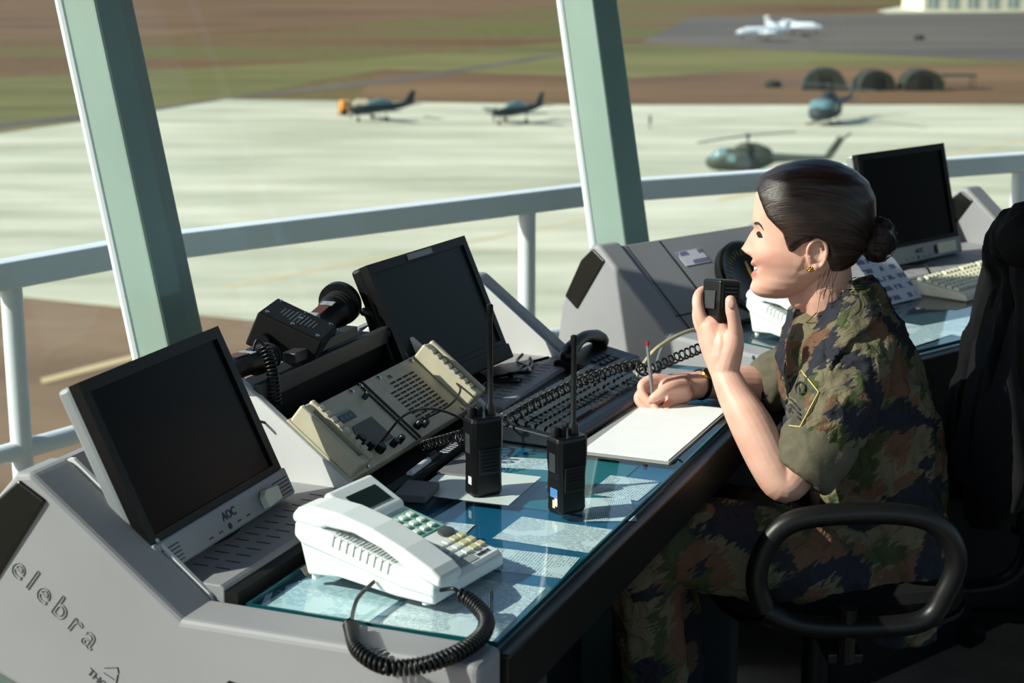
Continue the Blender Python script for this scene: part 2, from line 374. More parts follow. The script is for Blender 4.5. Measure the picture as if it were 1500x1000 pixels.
# ------------------------------------------------------------ consoles
FA = T(-.023, 1.955, 0) @ Rz(67.88)             # desk A: x along the desk, y towards the window
FB = T(.655, 3.40, 0) @ Rz(41)                  # desk B, turned round the corner
PROF = [(-.02, .735), (.385, .735), (.60, .903), (.622, .900), (.655, .865), (.72, .75), (.735, .66), (.70, .625), (.30, .47), (-.005, .41), (-.02, .42)]
YZ = frame((0, 0, 0), (0, 1, 0), (0, 0, 1), (1, 0, 0))    # prism poly (y,z) extruded along x
HANDLEM = mat('black_grip', (20, 19, 17), .3)
LETM = mat('engraved_edge_shade', (120, 124, 126), .6)  # edge shade of the raised letters, put into the outline colour
def side_panel(parent, u0, u1, letters=False, splay=0):
    pm = MB().prism(PROF, u0, u1, YZ); YZ2 = YZ
    if splay:       # outer face angled off the sun to dim it, like a console-ring wedge
        pm.v = [((x - splay * max(0, y)) if x < (u0 + u1) / 2 else x, y, z) for x, y, z in pm.v]
    p = pm.out('side_panel', GREY, parent, bev=.012, seg=3)
    MB().prism([(.575, .870), (.615, .893), (.652, .862), (.705, .77), (.665, .745)], u0 - .004 - splay * .64, u0 + .02 - splay * .64, YZ).out('grip_inset', HANDLEM, p, bev=.003)
    MB().prism([(.69, .62), (.30, .47), (.28, .44), (.25, 0), (.70, 0)], u0 + .006, u1 - .004, YZ).out('plinth', mat('plinth_green', (88, 104, 98), .6), parent)
    if letters:
        d = Vector((0, -.785, -.62)).normalized(); up = Vector((0, -.62, .785)).normalized()
        d = Vector((-splay * -.785, -.785, -.62)).normalized(); n_ = Vector((-1, -splay, 0)).normalized(); up = n_.cross(d).normalized()
        off = lambda v_, z_: (u0 - .0008 - splay * v_, v_, z_)
        Mx = frame(off(.642, .767), d, up, n_)
        text('elebra', .047, LETM, p, Mx, spacing=1.3, outline=.0007, name='letters_edge_shade')
        Mx = frame(off(.530, .641), d, up, n_)
        text('THOMSON', .0155, mat('engraved_dark', (70, 74, 76), .6), p, Mx, ext=.0005, name='engraved_small_letters', spacing=.95)
        Mx = frame(off(.503, .652), d, up, n_)
        mb = MB()
        for a, b in (((0, 0), (.014, .016)), ((.004, -.006), (.020, -.002)), ((.014, .016), (.020, .010)), ((.020, .008), (.026, -.006))):
            mb.tube([(a[0], a[1], 0), (b[0], b[1], 0)], .0007, 4)
        mb.out('engraved_emblem', mat('engraved_dark', (70, 74, 76)), p, M=Mx)
    return p
conA = thing('console_desk', 'grey moulded control console with sloping end panels and monitor bays, nearest the camera', 'console', FA)
side_panel(conA, -.09, -.02, True, .02)
side_panel(conA, 1.335, 1.40)
# inner liners of the end panels and the dividers between bays
DIVP = [(.375, .70), (.385, .742), (.60, .908), (.66, .86), (.66, .70)]
MB().prism([(.375, .70), (.392, .742), (.592, .900), (.60, .90), (.66, .86), (.66, .70)], -.02, -.014, YZ).out('liner', GREY2, conA)
for uu in (.408, .918): MB().prism(DIVP, uu, uu + .016, YZ).out('divider', GREY2, conA, bev=.003)
MB().prism([(.375, .70), (.392, .742), (.592, .900), (.66, .86), (.66, .70)], 1.329, 1.335, YZ).out('liner', GREY2, conA)
SLOTM = mat('slot_dark', (24, 24, 26), .8)
def bay_shelf(parent, u0, u1, v0=.372, v1=.66, z=.752):
    sh = MB().prism([(v0, z - .03), (v0, z - .004), (v0 + .006, z), (v1, z), (v1, z - .03)], u0, u1, YZ).out('bay_shelf', GREY, parent, bev=.002)
    n = 0; base = None
    for i in range(13):
        uu = u0 + .055 + i * (u1 - u0 - .10) / 12
        for k in range(2):
            vv = .408 + .010 * 0 + k * .034
            if base is None: base = MB().bb(-.0014, .0014, -.011, .011, -.001, .0003).out('vent_slot', SLOTM, sh, M=T(uu, vv, z))
            else: share(base, sh, T(uu, vv, z))
    MB().bb(u0, u1, v1, v1 + .012, z - .03, .872).out('bay_back', GREY, parent)
    return sh
bay_shelf(conA, -.014, .408); bay_shelf(conA, .934, 1.329)
MB().bb(-.014, 1.33, .352, .372, .66, .745).out('front_strip', BLACKM, conA)
# rack bay floor
MB().prism([(.372, .66), (.372, .712), (.66, .80), (.66, .66)], .424, .918, YZ).out('rack_floor', BLACKM, conA)
MB().bb(.424, .918, .66, .672, .66, .84).out('bay_back', BLACKM, conA)
BLUE = mat('blue_laminate', (14, 92, 126), .45, var=.06, scale=5)
MB().bb(-.02, 1.45, -.004, .352, .700, .722).out('desktop', BLUE, conA)
MB().bb(-.02, 1.45, -.03, -.004, .645, .7225).out('front_edge', BLACK, conA, bev=.004)
MB().bb(0, 1.33, .36, .69, 0, .66).out('cabinet', mat('cabinet_dark', (40, 46, 48), .7), conA)
MB().bb(-.085, -.03, .04, .30, 0, .46).out('end_leg', mat('cabinet_dark', (40, 46, 48)), conA, bev=.006)
MB().bb(1.34, 1.39, .04, .30, 0, .46).out('end_leg', mat('cabinet_dark', (40, 46, 48)), conA, bev=.006)
# hazard flash and black fitting low on the end panel
MB().prism([(.365, .620), (.318, .664), (.255, .652), (.235, .620)], -.0985, -.08, YZ).out('black_fitting', BLACK, conA)
MB().prism([(.290, .624), (.264, .660), (.238, .656), (.264, .620)], -.0995, -.09, YZ).out('yellow_flash', mat('pale_yellow', (196, 206, 150), .5), conA)
conB = thing('console_desk', 'grey control console with compass dial on its sloping face, right of the window post', 'console', FB)
MB().bb(-.02, 1.33, -.07, .352, .700, .722).out('desktop', mat('shaded_laminate', (58, 74, 82), .5, var=.06), conB)  # shadow over this desk is put into the darker laminate colour
MB().bb(-.20, 1.33, -.095, -.07, .58, .7225).out('front_edge', BLACK, conB, bev=.004)
MB().bb(-.02, 1.33, -.05, .0, 0, .58).out('modesty_panel', BLACKM, conB)
side_panel(conB, -.09, -.02); side_panel(conB, 1.33, 1.40)
MB().prism([(.375, .70), (.385, .742), (.595, .904), (.66, .86), (.66, .70)], .43, .446, YZ).out('divider', GREY, conB, bev=.003)
SLOPE = math.degrees(math.atan2(.165, .21))
MB().prism([(.378, .69), (.388, .728), (.598, .894), (.66, .845), (.66, .69)], -.02, .43, YZ).out('sloping_panel', GREY, conB, bev=.003)
FS = FB @ T(0, .388, .728) @ Rx(SLOPE)
bay_shelf(conB, .446, 1.33)
MB().bb(-.014, 1.33, .352, .372, .66, .735).out('front_strip', BLACKM, conB)
MB().bb(0, 1.33, .36, .69, 0, .66).out('cabinet', mat('cabinet_dark', (40, 46, 48)), conB)
L_ = T(0, .388, .728) @ Rx(SLOPE)
MB().bb(.10, .105, .0, .262, -.002, .0012, L_).out('panel_seam', SLOTM, conB)
MB().bb(-.006, -.003, .0, .262, -.002, .0012, L_).out('panel_seam', SLOTM, conB)
MB().bb(-.02, .43, .045, .048, -.002, .0010, L_).out('panel_seam', SLOTM, conB)
# glass sheets
DGLASS = glass_mat('desk_glass', (.925, .975, .985, 1), .9, .0, 1.5)
GE = mat('glass_edge', (8, 70, 76), .15)
def glass_top(poly, z0, z1, M, label):
    r = thing('glass_desktop', label, 'glass sheet', M)
    MB().prism(poly, z0, z1).out('sheet', DGLASS, r)
    n = len(poly)
    mb = MB()
    for i in range(n):
        a, b = Vector(poly[i]), Vector(poly[(i + 1) % n]); d = (b - a).normalized(); q = Vector((-d.y, d.x)) * .0016
        mb.add([(a.x - q.x, a.y - q.y, z0), (b.x - q.x, b.y - q.y, z0), (b.x - q.x, b.y - q.y, z1 + .0002), (a.x - q.x, a.y - q.y, z1 + .0002), (a.x + q.x, a.y + q.y, z0), (b.x + q.x, b.y + q.y, z0), (b.x + q.x, b.y + q.y, z1 + .0002), (a.x + q.x, a.y + q.y, z1 + .0002)],
               [(0, 1, 2, 3), (7, 6, 5, 4), (3, 2, 6, 7), (0, 4, 5, 1), (0, 3, 7, 4), (1, 5, 6, 2)])
    mb.out('polished_edge', GE, r)
    return r
glass_top([(-.014, .338), (-.010, -.008), (1.43, -.008), (1.43, .338)], .7262, .7332, FA, 'clear glass sheet over papers on the near desk')
glass_top([(-.01, .338), (-.01, -.066), (1.32, -.066), (1.32, .338)], .7262, .7332, FB, 'clear glass sheet on the desk behind the seated operator')
# ------------------------------------------------------------ monitors
SCREEN = mat('dark_screen', (5, 7, 9), .3, spec=.12)
BEZEL = mat('bezel_black', (9, 9, 10), .45, spec=.25)
CHIN = mat('chin_silver', (140, 146, 152), .4, metal=.15)
GRILL = mat('grille_line', (38, 40, 44), .6)
LOGO = mat('logo_dark', (22, 24, 30), .4)
def monitor(label, M, w, h, chin=.036, silver=True, back=SILVER, speakers=True, brand=None, tilt_foot=.06):
    r = thing('desktop_monitor', label, 'monitor', M)
    t = .034
    MB().bb(-w / 2, w / 2, .012, t, -chin, h).out('housing', back, r, bev=.006)
    b = .017
    mb = MB()
    for a in ((-w / 2, -w / 2 + b, 0, h), (w / 2 - b, w / 2, 0, h), (-w / 2 + b, w / 2 - b, h - b, h), (-w / 2 + b, w / 2 - b, 0, b * .6)):
        mb.bb(a[0], a[1], -.004, .012, a[2], a[3])
    mb.out('bezel', BEZEL, r)
    MB().bb(-w / 2 + b, w / 2 - b, .000, .011, b * .6, h - b).out('screen', SCREEN, r)
    MB().bb(-w * .30, w * .30, t, t + .035, -chin + .02, h * .75).out('rear_bulge', back, r, bev=.015)
    cm = CHIN if silver else BEZEL
    c = MB().bb(-w / 2 - .002, w / 2 + .002, -.009, .012, -chin, 0).out('chin', cm, r, bev=.003)
    if speakers:
        for s in (-1, 1):
            x0 = s * (w / 2 - .028)
            for k in range(5):
                MB().bb(x0 - .022, x0 + .022, -.0098, -.008, -chin + .006 + k * .0055, -chin + .0075 + k * .0055).out('grille_slot', GRILL, c)
    if brand:
        text(brand, .017, LOGO, c, frame((-.018, -.0094, -chin * .52), (1, 0, 0), (0, 0, 1), (0, -1, 0)), name='brand_lettering', bold=.0004)
        for k in range(5):
            x = -.06 + k * .026
            if k == 2: MB().lathe([(.0045, 0), (.0045, .001)], 14).out('power_button', GRILL, c, M=frame((x, -.0088, -chin + .010), (1, 0, 0), (0, 0, 1), (0, -1, 0)))
            else: MB().bb(x - .005, x + .005, -.0098, -.008, -chin + .0085, -chin + .0105).out('button', GRILL, c)
    MB().bb(-.03, .03, t, t + .02, -chin - .03, h * .3).out('neck', BEZEL, r, bev=.004)
    return r
def mon_frame(F, u, v, z, yaw, lean): return F @ T(u, v, z) @ Rz(yaw) @ Rx(-lean)
def put(o, par, Mp, Mw): o.parent = par; o.matrix_local = Mp.inverted() @ Mw
MM1, MM2, MM3 = mon_frame(FA, .148, .478, .798, 2, 25), mon_frame(FA, 1.045, .505, .795, -5, 24), mon_frame(FB, .955, .492, .800, 2, 14)
m1 = monitor('black-framed monitor with silver speaker chin on the shelf of the nearest console bay', MM1, .362, .232, .042, True, SILVER, True, 'AOC')
f = MB().lathe([(.0, 0), (.085, 0), (.085, .006), (.03, .014), (0, .014)], 28, M=Matrix.Diagonal((1.2, .8, 1, 1))).out('foot', BEZEL, m1); put(f, m1, MM1, FA @ T(.148, .53, .7525))
MB().prism([(-.005, -.008), (.036, -.006), (.038, .014), (.004, .018), (-.006, .010)], 0, .012).out('paper_sticker', mat('sticker_cream', (214, 212, 196), .7), m1, M=frame((.090, -.0095, -.030), (1, 0, 0), (0, 0, 1), (0, -1, 0)), bev=.002)
m2 = monitor('thin dark monitor with a pale label on its top bezel, behind the beige radio', MM2, .365, .228, .030, False, BEZEL, False)
[o for o in m2.children if o.name.startswith('screen')][0].data.materials[0] = mat('teal_dark_screen', (18, 34, 38), .4, spec=.15)
MB().bb(-.045, .045, -.0055, -.0035, .214, .225).out('bezel_label', mat('pale_label', (150, 152, 156), .6), m2)
f = MB().lathe([(.0, 0), (.085, 0), (.085, .006), (.03, .014), (0, .014)], 28).out('foot', BEZEL, m2); put(f, m2, MM2, FA @ T(1.06, .55, .7525))
m3 = monitor('black screen monitor with silver chin on the far console, behind the operator', MM3, .390, .252, .044, True, SILVER, False, 'AOC')
f = MB().lathe([(.0, 0), (.085, 0), (.085, .006), (.03, .014), (0, .014)], 28).out('foot', BEZEL, m3); put(f, m3, MM3, FB @ T(.95, .55, .7525))
MB().bb(.085, .17, -.0105, -.008, -.036, -.008).out('chin_label', mat('sticker_cream', (214, 212, 196)), m3)
MB().bb(.068, .080, -.0105, -.008, -.034, -.012).out('dark_button', BEZEL, m3)

# ------------------------------------------------------------ beige rack transceiver on the sloping bay
FR = FA @ T(.416, .388, .742) @ Rx(SLOPE)
tr = thing('transceiver', 'beige rack-mounted transceiver with end handles, speaker grille and green display', 'radio', FR)
MB().bb(.0, .488, .030, .168, -.022, .004).out('front_panel', BEIGE, tr, bev=.002)
MB().bb(.02, .468, .034, .164, -.085, -.022).out('chassis', DKGREY, tr)
DARKSLOT = mat('grille_dark', (38, 36, 32), .7)
GREYP = mat('grey_overlay', (96, 92, 84), .6)  # even grey for the thin raised plate
for x in (.0, .444):
    mb = MB()
    for a_ in ((0, .012, -.066, .066), (.032, .044, -.066, .066), (.012, .032, -.066, -.050), (.012, .032, .050, .066)): mb.bb(a_[0], a_[1], a_[2], a_[3], 0, .034 if a_[1] - a_[0] < .015 else .030)
    hb = mb.out('handle', BEIGE, tr, bev=.004, M=T(x, .099, .004))
    MB().bb(.012, .032, -.050, .050, .0, .008).out('handle_recess', BEIGE, hb)
    for k in range(8):
        MB().bb(.031 if x == 0 else -.001, .045 if x == 0 else .013, -.004, .004, .033, .0365).out('grip_ridge', BEIGE, hb, M=T(0, -.046 + k * .013, 0), bev=.0012)
MB().bb(.245, .250, .030, .168, .0035, .0065).out('panel_joint', DARKSLOT, tr)
MB().bb(.232, .236, .030, .168, .0035, .0065).out('panel_joint', DARKSLOT, tr)
MB().bb(.095, .150, .112, .134, .0035, .0085).out('display_frame', BEIGE, tr, bev=.001)
MB().bb(.099, .146, .115, .131, .0085, .0092).out('display', mat('lcd_green', (34, 52, 34), .25), tr)
for k in range(3): MB().bb(.104 + k * .013, .112 + k * .013, .119, .127, .0092, .0095).out('display_digit', mat('lcd_digit', (84, 110, 70), .4), tr)
MB().prism([(.105, .055), (.185, .055), (.185, .105), (.118, .105), (.105, .088)], .0035, .0055).out('grey_plate', GREYP, tr)
for i, (x, y, rr) in enumerate(((.098, .078, .008), (.122, .048, .008), (.105, .060, .006), (.165, .044, .006), (.188, .044, .006), (.266, .050, .007), (.285, .046, .006), (.215, .140, .005))):
    MB().lathe([(rr, 0), (rr, .011), (rr * .8, .014)], 14).out('knob', BLACK if i < 6 else DKGREY, tr, smooth=True, M=T(x, y, .004))
sl0 = None
for i in range(5):
    for k in range(11):
        Mx = T(.300 + i * .024, .058 + k * .0082, .004)
        if i == 0 and k > 8: continue
        if sl0 is None: sl0 = MB().bb(-.010, .010, -.0019, .0019, -.001, .0006).out('grille_slot', DARKSLOT, tr, M=Mx)
        else: share(sl0, tr, Mx)
MB().prism([(.288, .052), (.425, .052), (.425, .150), (.288, .150)], .0037, .0043).out('speaker_plate', BEIGE, tr)
for x, y in ((.07, .160), (.20, .160), (.235, .162), (.30, .160), (.43, .160), (.06, .036), (.43, .036)):
    MB().lathe([(.0042, 0), (.0042, .003), (.002, .004)], 10).out('screw', CHROME, tr, smooth=True, M=T(x, y, .004))
text('FR', .012, mat('ink_grey', (90, 92, 100), .6), tr, T(.325, .148, .0045), name='lettering')
# rack frame with black case behind it
rk = thing('rack_case', 'black equipment case with grey front bar behind the beige radio', 'equipment case', FA @ T(.43, .58, .80))
MB().bb(.0, .478, .0, .075, -.02, .075).out('case', BLACKM, rk)
MB().bb(-.012, .465, -.014, -.002, .068, .098).out('front_bar', DKGREY, rk, bev=.002)
MB().bb(.12, .34, -.004, .02, .100, .118).out('upper_bar', DKGREY, rk, bev=.002)
MB().tube([(.0, -.012, .07), (.0, -.05, .02)], .006, 8).out('bracket', DKGREY, rk)
MB().tube([(.44, -.012, .09), (.46, -.05, .02)], .006, 8).out('bracket', DKGREY, rk)
# black loudspeaker with perforated face
BLKR = mat('black_rough', (12, 12, 13), .75, spec=.25)
bs = thing('speaker_box', 'square black loudspeaker box with perforated face and bright screws', 'speaker', FA @ T(.632, .632, .918) @ Rz(14) @ Rx(24))
MB().bb(-.055, .055, -.058, .058, -.022, .038).out('housing', BLKR, bs, bev=.003)
MB().bb(-.052, .052, -.055, .055, .038, .041).out('face_plate', BLKR, bs, bev=.001); mat('black_satin', (22, 22, 24), .35)
d0 = None
for i in range(9):
    for k in range(10):
        if (i - 4) ** 2 / 20 + (k - 4.5) ** 2 / 26 > 1: continue
        Mx = T(-.026 + i * .0065, -.029 + k * .0065, .041)
        if d0 is None: d0 = MB().bb(-.0022, .0022, -.0014, .0014, -.001, .0006).out('perforation', mat('perforation_grey', (74, 74, 78), .5), bs, M=Mx)
        else: share(d0, bs, Mx)
for x, y in ((-.044, .046), (.044, .046), (-.044, -.046), (.044, -.046), (-.044, 0), (.044, 0), (0, -.002)):
    MB().lathe([(.0036, 0), (.0036, .0015), (.0018, .0024)], 10).out('screw', CHROME, bs, smooth=True, M=T(x, y, .041))
MB().tube([(-.075, .03, .0), (-.055, .03, .0)], .013, 12).out('side_knob', BLACK, bs, smooth=True)
# two black cylindrical signal lamps
REDLAB = mat('brown_label', (84, 40, 26), .5)
PALEL = mat('pale_label', (150, 152, 156))
def lamp_gun(label, M, L, r, disc=False):
    g_ = thing('signal_lamp', label, 'lamp', M)
    AX = frame((0, 0, 0), (0, 0, -1), (0, 1, 0), (1, 0, 0))    # lathe axis along local x
    b_ = MB().lathe([(0, 0), (r * .8, 0), (r * .85, .01), (r * .85, L * .55), (r, L * .6), (r, L * .97), (r * .9, L), (0, L)], 24, AX).out('barrel', BLACK, g_, smooth=True)
    for k in range(5):
        MB().lathe([(r * 1.0, 0), (r * 1.07, .001), (r * 1.07, .005), (r * 1.0, .006)], 24, AX).out('cooling_rib', BLACKM, b_, smooth=True, M=T(L * .62 + k * .0105, 0, 0))
    MB().bb(L * .12, L * .38, -.010, .010, r * .80, r * .875).out('brown_label', REDLAB, b_)
    for k in range(3): MB().bb(L * .41 + k * .006, L * .41 + .003 + k * .006, -.012, .012, r * .8, r * .87).out('white_mark', PALEL, b_)
    MB().tube([(L * .3, 0, -r * .5), (L * .3, 0, -r - .035)], .007, 8).out('stem', DKGREY, g_)
    MB().bb(L * .3 - .02, L * .3 + .02, -.02, .02, -r - .045, -r - .035).out('stem_base', BLACKM, g_)
    if disc:
        MB().lathe([(0, 0), (r * 1.32, 0), (r * 1.32, .012), (r * 1.1, .016), (0, .016)], 28, AX).out('lens_hood', BLACK, b_, smooth=True, M=T(L * .78, 0, .006))
        MB().lathe([(0, 0), (r * 1.1, 0), (r * 1.1, .004), (0, .004)], 28, AX).out('reflector', mat('lens_grey', (84, 96, 100), .2), b_, smooth=True, M=T(L * .78 + .0155, 0, .006))
        MB().bb(-.012, .006, -.014, .014, -.002, .020).out('rear_switch', PALEL, b_, M=T(0, 0, r * .4), bev=.003)
    return g_
lamp_gun('slim black signal lamp with brown label, left of the loudspeaker box', FA @ T(.385, .605, .925) @ Rz(3) @ Ry(4), .15, .022)
lamp_gun('larger black signal lamp with round hood, right of the loudspeaker box', FA @ T(.735, .645, .912) @ Rz(4) @ Ry(-9), .145, .030, True)
# coiled lead and black cables in the rack bay
tag(coil([(.452, .575, .952), (.450, .562, .915), (.447, .556, .862)], .0085, .0022, 15, 'coiled_lead', BLACK, None, M=FA, lead=[[(.440, .59, .945), (.447, .585, .962), (.452, .575, .952)], [(.447, .556, .862), (.42, .55, .84), (.385, .565, .852)]]), 'thick black coiled lead hanging beside the rack case', 'cord')
st = MB().limb([(.875, .60, .76, .006), (.880, .598, .86, .008), (.868, .602, .915, .010), (.85, .605, .925, .008)], 6, 8, FA).out('gooseneck_microphone', BLACK, None, True); tag(st, 'short black gooseneck stalk between the rack case and the dark monitor', 'microphone')

# ------------------------------------------------------------ telephones
GREENP = mat('phone_green', (120, 176, 160), .5)
KEYW = mat('key_white', (226, 232, 226), .45)
CREAM = mat('key_cream', (206, 200, 160), .5)
PGREY = mat('phone_grey', (150, 156, 156), .5)
def telephone(label, M, full=True):
    r = thing('telephone', label, 'telephone', M)
    W_ = .172
    body = [(0, .004), (0, .020), (.008, .027), (.178, .066), (.214, .066), (.216, .052), (.204, .006), (.150, .012), (.06, .004)]
    MB().prism(body, .0, W_, YZ).out('base', WHITE, r, bev=.005, seg=3)
    cr = MB().prism([(-.002, .016), (-.002, .030), (.03, .042), (.175, .076), (.220, .080), (.222, .060), (.21, .05), (.05, .02)], -.004, .056, YZ).out('cradle', WHITE, r, bev=.004)
    for x, y in ((.012, .198), (.16, .198), (.012, .02), (.16, .02)): MB().lathe([(.006, 0), (.006, .007)], 12).out('foot', WHITE, r, M=T(x, y, -.0005))
    hs = [(-.010, .030), (-.012, .042), (.002, .053), (.045, .073), (.095, .091), (.145, .102), (.190, .105), (.216, .099), (.226, .088), (.224, .078), (.178, .076), (.168, .080), (.125, .079), (.080, .066), (.050, .051), (.036, .043)]
    h = MB().prism(hs, -.003, .050, YZ).out('handset', WHITE, r, bev=.009, seg=4)
    for k in range(9):
        MB().bb(.0, .0505, -.0008, .0008, -.0005, .0012).out('speaker_rib', PGREY, cr, M=T(.0, .066 + k * .011, .0523 + k * .00262) @ Rx(13))
        MB().bb(-.0048, -.0040, -.0008, .0008, -.016, .0015).out('side_rib', PGREY, cr, M=T(.0, .066 + k * .011, .0505 + k * .00262) @ Rx(13))
    FK = T(0, .008, .0272) @ Rx(13)            # top face: x, y up the slope
    lp = MB().prism([(.158, .062), (.160, .072), (.216, .101), (.224, .096), (.216, .062)], .064, .166, YZ).out('display_hood', WHITE, r, bev=.004)
    MB().bb(.082, .150, .012, .044, -.0005, .0012, T(.0, .160, .072) @ Rx(27.4)).out('display', mat('lcd_dark', (26, 40, 36), .2), lp)
    if full:
        kp = MB().bb(.066, .166, .086, .146, -.001, .0012, FK).out('keypad_panel', GREENP, r, bev=.0008)
        k0 = None
        for i in range(5):
            for j in range(3):
                Mx = FK @ T(.076 + i * .018, .098 + j * .018, .001)
                if k0 is None: k0 = MB().bb(-.0055, .0055, -.0042, .0042, 0, .004).out('key', KEYW, r, M=Mx, bev=.001)
                else: share(k0, r, Mx)
        MB().lathe([(.011, 0), (.011, .003), (.009, .004)], 18, Matrix.Diagonal((1.35, 1, 1, 1))).out('navigation_key', mat('nav_grey', (74, 78, 80), .5), r, smooth=True, M=FK @ T(.148, .073, .001))
        k1 = None
        for i in range(6):
            for j in range(3):
                Mx = FK @ T(.072 + i * .0175, .024 + j * .0155, .0005)
                mm = CREAM if (i >= 4) else (PGREY if i < 2 and j < 2 else KEYW)
                o = MB().bb(-.007, .007, -.005, .005, 0, .003).out('function_key', mm, r, M=Mx, bev=.001)
        MB().bb(-.007, .007, -.005, .005, 0, .004).out('green_key', mat('green_key', (24, 120, 88), .4), r, M=FK @ T(.067, .045, .001), bev=.001)
        MB().bb(.060, .125, .003, .017, -.0005, .0008, FK).out('name_strip', PGREY, r)
        text('intelbras', .0085, mat('ink_black', (34, 36, 40), .5), r, FK @ T(.128, .006, .0008), name='brand_lettering', ext=.0003, bold=.0002)
    return r
FP = FA @ T(.058, .106, .7335) @ Rz(-9)
ph = telephone('white desk telephone with green keypad panel and display, at the near corner of the desk', FP)
cpx = [tuple(at(x, y, z)) for x, y, z in ((514, 916, .746), (526, 952, .748), (565, 976, .742), (620, 974, .740), (672, 955, .744), (706, 930, .746), (712, 906, .746), (694, 884, .750), (676, 871, .756))]
pc = coil(cpx, .0086, .0026, 60, 'coiled_phone_lead', BLACK, None, per=9, n=5,
     lead=[[tuple(FP @ Vector((.012, -.002, .022))), tuple(at(664, 862, .765)), cpx[-1]], [cpx[0], tuple(at(518, 893, .745)), tuple(at(526, 873, .750)), tuple(FP @ Vector((-.003, .092, .020)))]])
tag(pc, 'black coiled telephone cord looping over the near desk edge', 'cord')
FP2 = FB @ T(.035, .055, .7335) @ Rz(-4)
telephone('white telephone on the far desk, behind the raised hand', FP2, False)
# black intercom telephone beyond the keyboard
FI = FA @ T(1.245, .285, .7335) @ Rz(-6)
ic = thing('telephone', 'black desk telephone with arched handset at the far end of the keyboard', 'telephone', FI)
MB().prism([(0, 0), (0, .016), (.10, .034), (.115, .03), (.115, 0)], 0, .17, YZ).out('base', BLACK, ic, bev=.005)
MB().limb([(.012, .086, .040, .018), (.03, .088, .052, .015), (.085, .088, .062, .012), (.14, .088, .052, .015), (.158, .086, .040, .018)], 6, 12, None).out('handset', BLACK, ic, True)
for i in range(4):
    for j in range(3): MB().bb(-.006, .006, -.005, .005, 0, .003).out('key', DKGREY, ic, M=T(.05 + i * .02, .012 + j * .018, .0185 + j * .0033) @ Rx(10))

# ------------------------------------------------------------ two handheld radios
def walkie(label, M, H, AL, sticker):
    r = thing('handheld_radio', label, 'radio', M)
    b_ = MB().loft([[(x * s, y * s2, z) for x, y in ((-.026, -.014), (-.020, -.019), (.020, -.019), (.026, -.014), (.026, .014), (.020, .019), (-.020, .019), (-.026, .014))] for z, s, s2 in ((0, .90, .86), (.006, .97, .96), (H * .45, .95, .94), (H * .72, 1.05, 1.02), (H * .95, 1.06, 1.02), (H, 1.0, .9))]).out('body', BLACK, r, bev=.002)
    MB().loft([[(x, y, z) for x, y in ((-.015, yy), (.015, yy), (.015, yy + .004), (-.015, yy + .004))] for z, yy in ((H * .20, .026), (H * .6, .024), (H * .85, .020))]).out('belt_clip', BLACKM, r, bev=.001)
    MB().bb(-.015, .015, .015, .026, H * .82, H * .95).out('clip_mount', BLACKM, r, bev=.002)
    MB().bb(-.018, .018, -.0215, -.018, H * .30, H * .62).out('speaker_face', mat('black_satin', (22, 22, 24)), r, bev=.001)
    for k in range(6): MB().bb(-.014, .014, -.0225, -.0212, H * .33 + k * .006, H * .33 + .0025 + k * .006).out('speaker_slot', BLACKM, r)
    MB().bb(-.0275, -.025, -.008, .008, H * .55, H * .80).out('talk_button', DKGREY, r, bev=.001)
    MB().lathe([(.0085, 0), (.008, .014), (.0045, .020), (.0040, AL * .9), (.0052, AL * .91), (.0052, AL), (.003, AL + .002)], 14).out('antenna', BLACK, r, smooth=True, M=T(.014, .004, H - .002))
    for x in (-.006, -.019): MB().lathe([(.0062, 0), (.0062, .013), (.005, .015)], 14).out('knob', BLACKM, r, smooth=True, M=T(x, .004, H - .001))
    for c_, x0, x1, z0, z1 in sticker: MB().bb(x0, x1, -.0004, .0004, z0, z1, T(0, 0, 0)).out('sticker', c_, r, M=T(-.0257, -.004, 0) @ Rz(90))
    return r
walkie('taller handheld radio with long antenna standing on the white rounded sheet', FA @ T(.515, .232, .7345) @ Rz(-40), .125, .172, [(mat('sticker_white', (232, 232, 228), .6), -.006, .004, .020, .032)])
STB = mat('sticker_blue', (70, 120, 176), .5)
walkie('handheld radio with torn blue and white sticker, standing nearer the desk edge', FA @ T(.488, .085, .7335) @ Rz(-34), .118, .150, [(STB, -.008, .010, .026, .040), (mat('sticker_white', (232, 232, 228)), -.008, -.001, .014, .030), (CREAM, -.002, .004, .010, .022)])

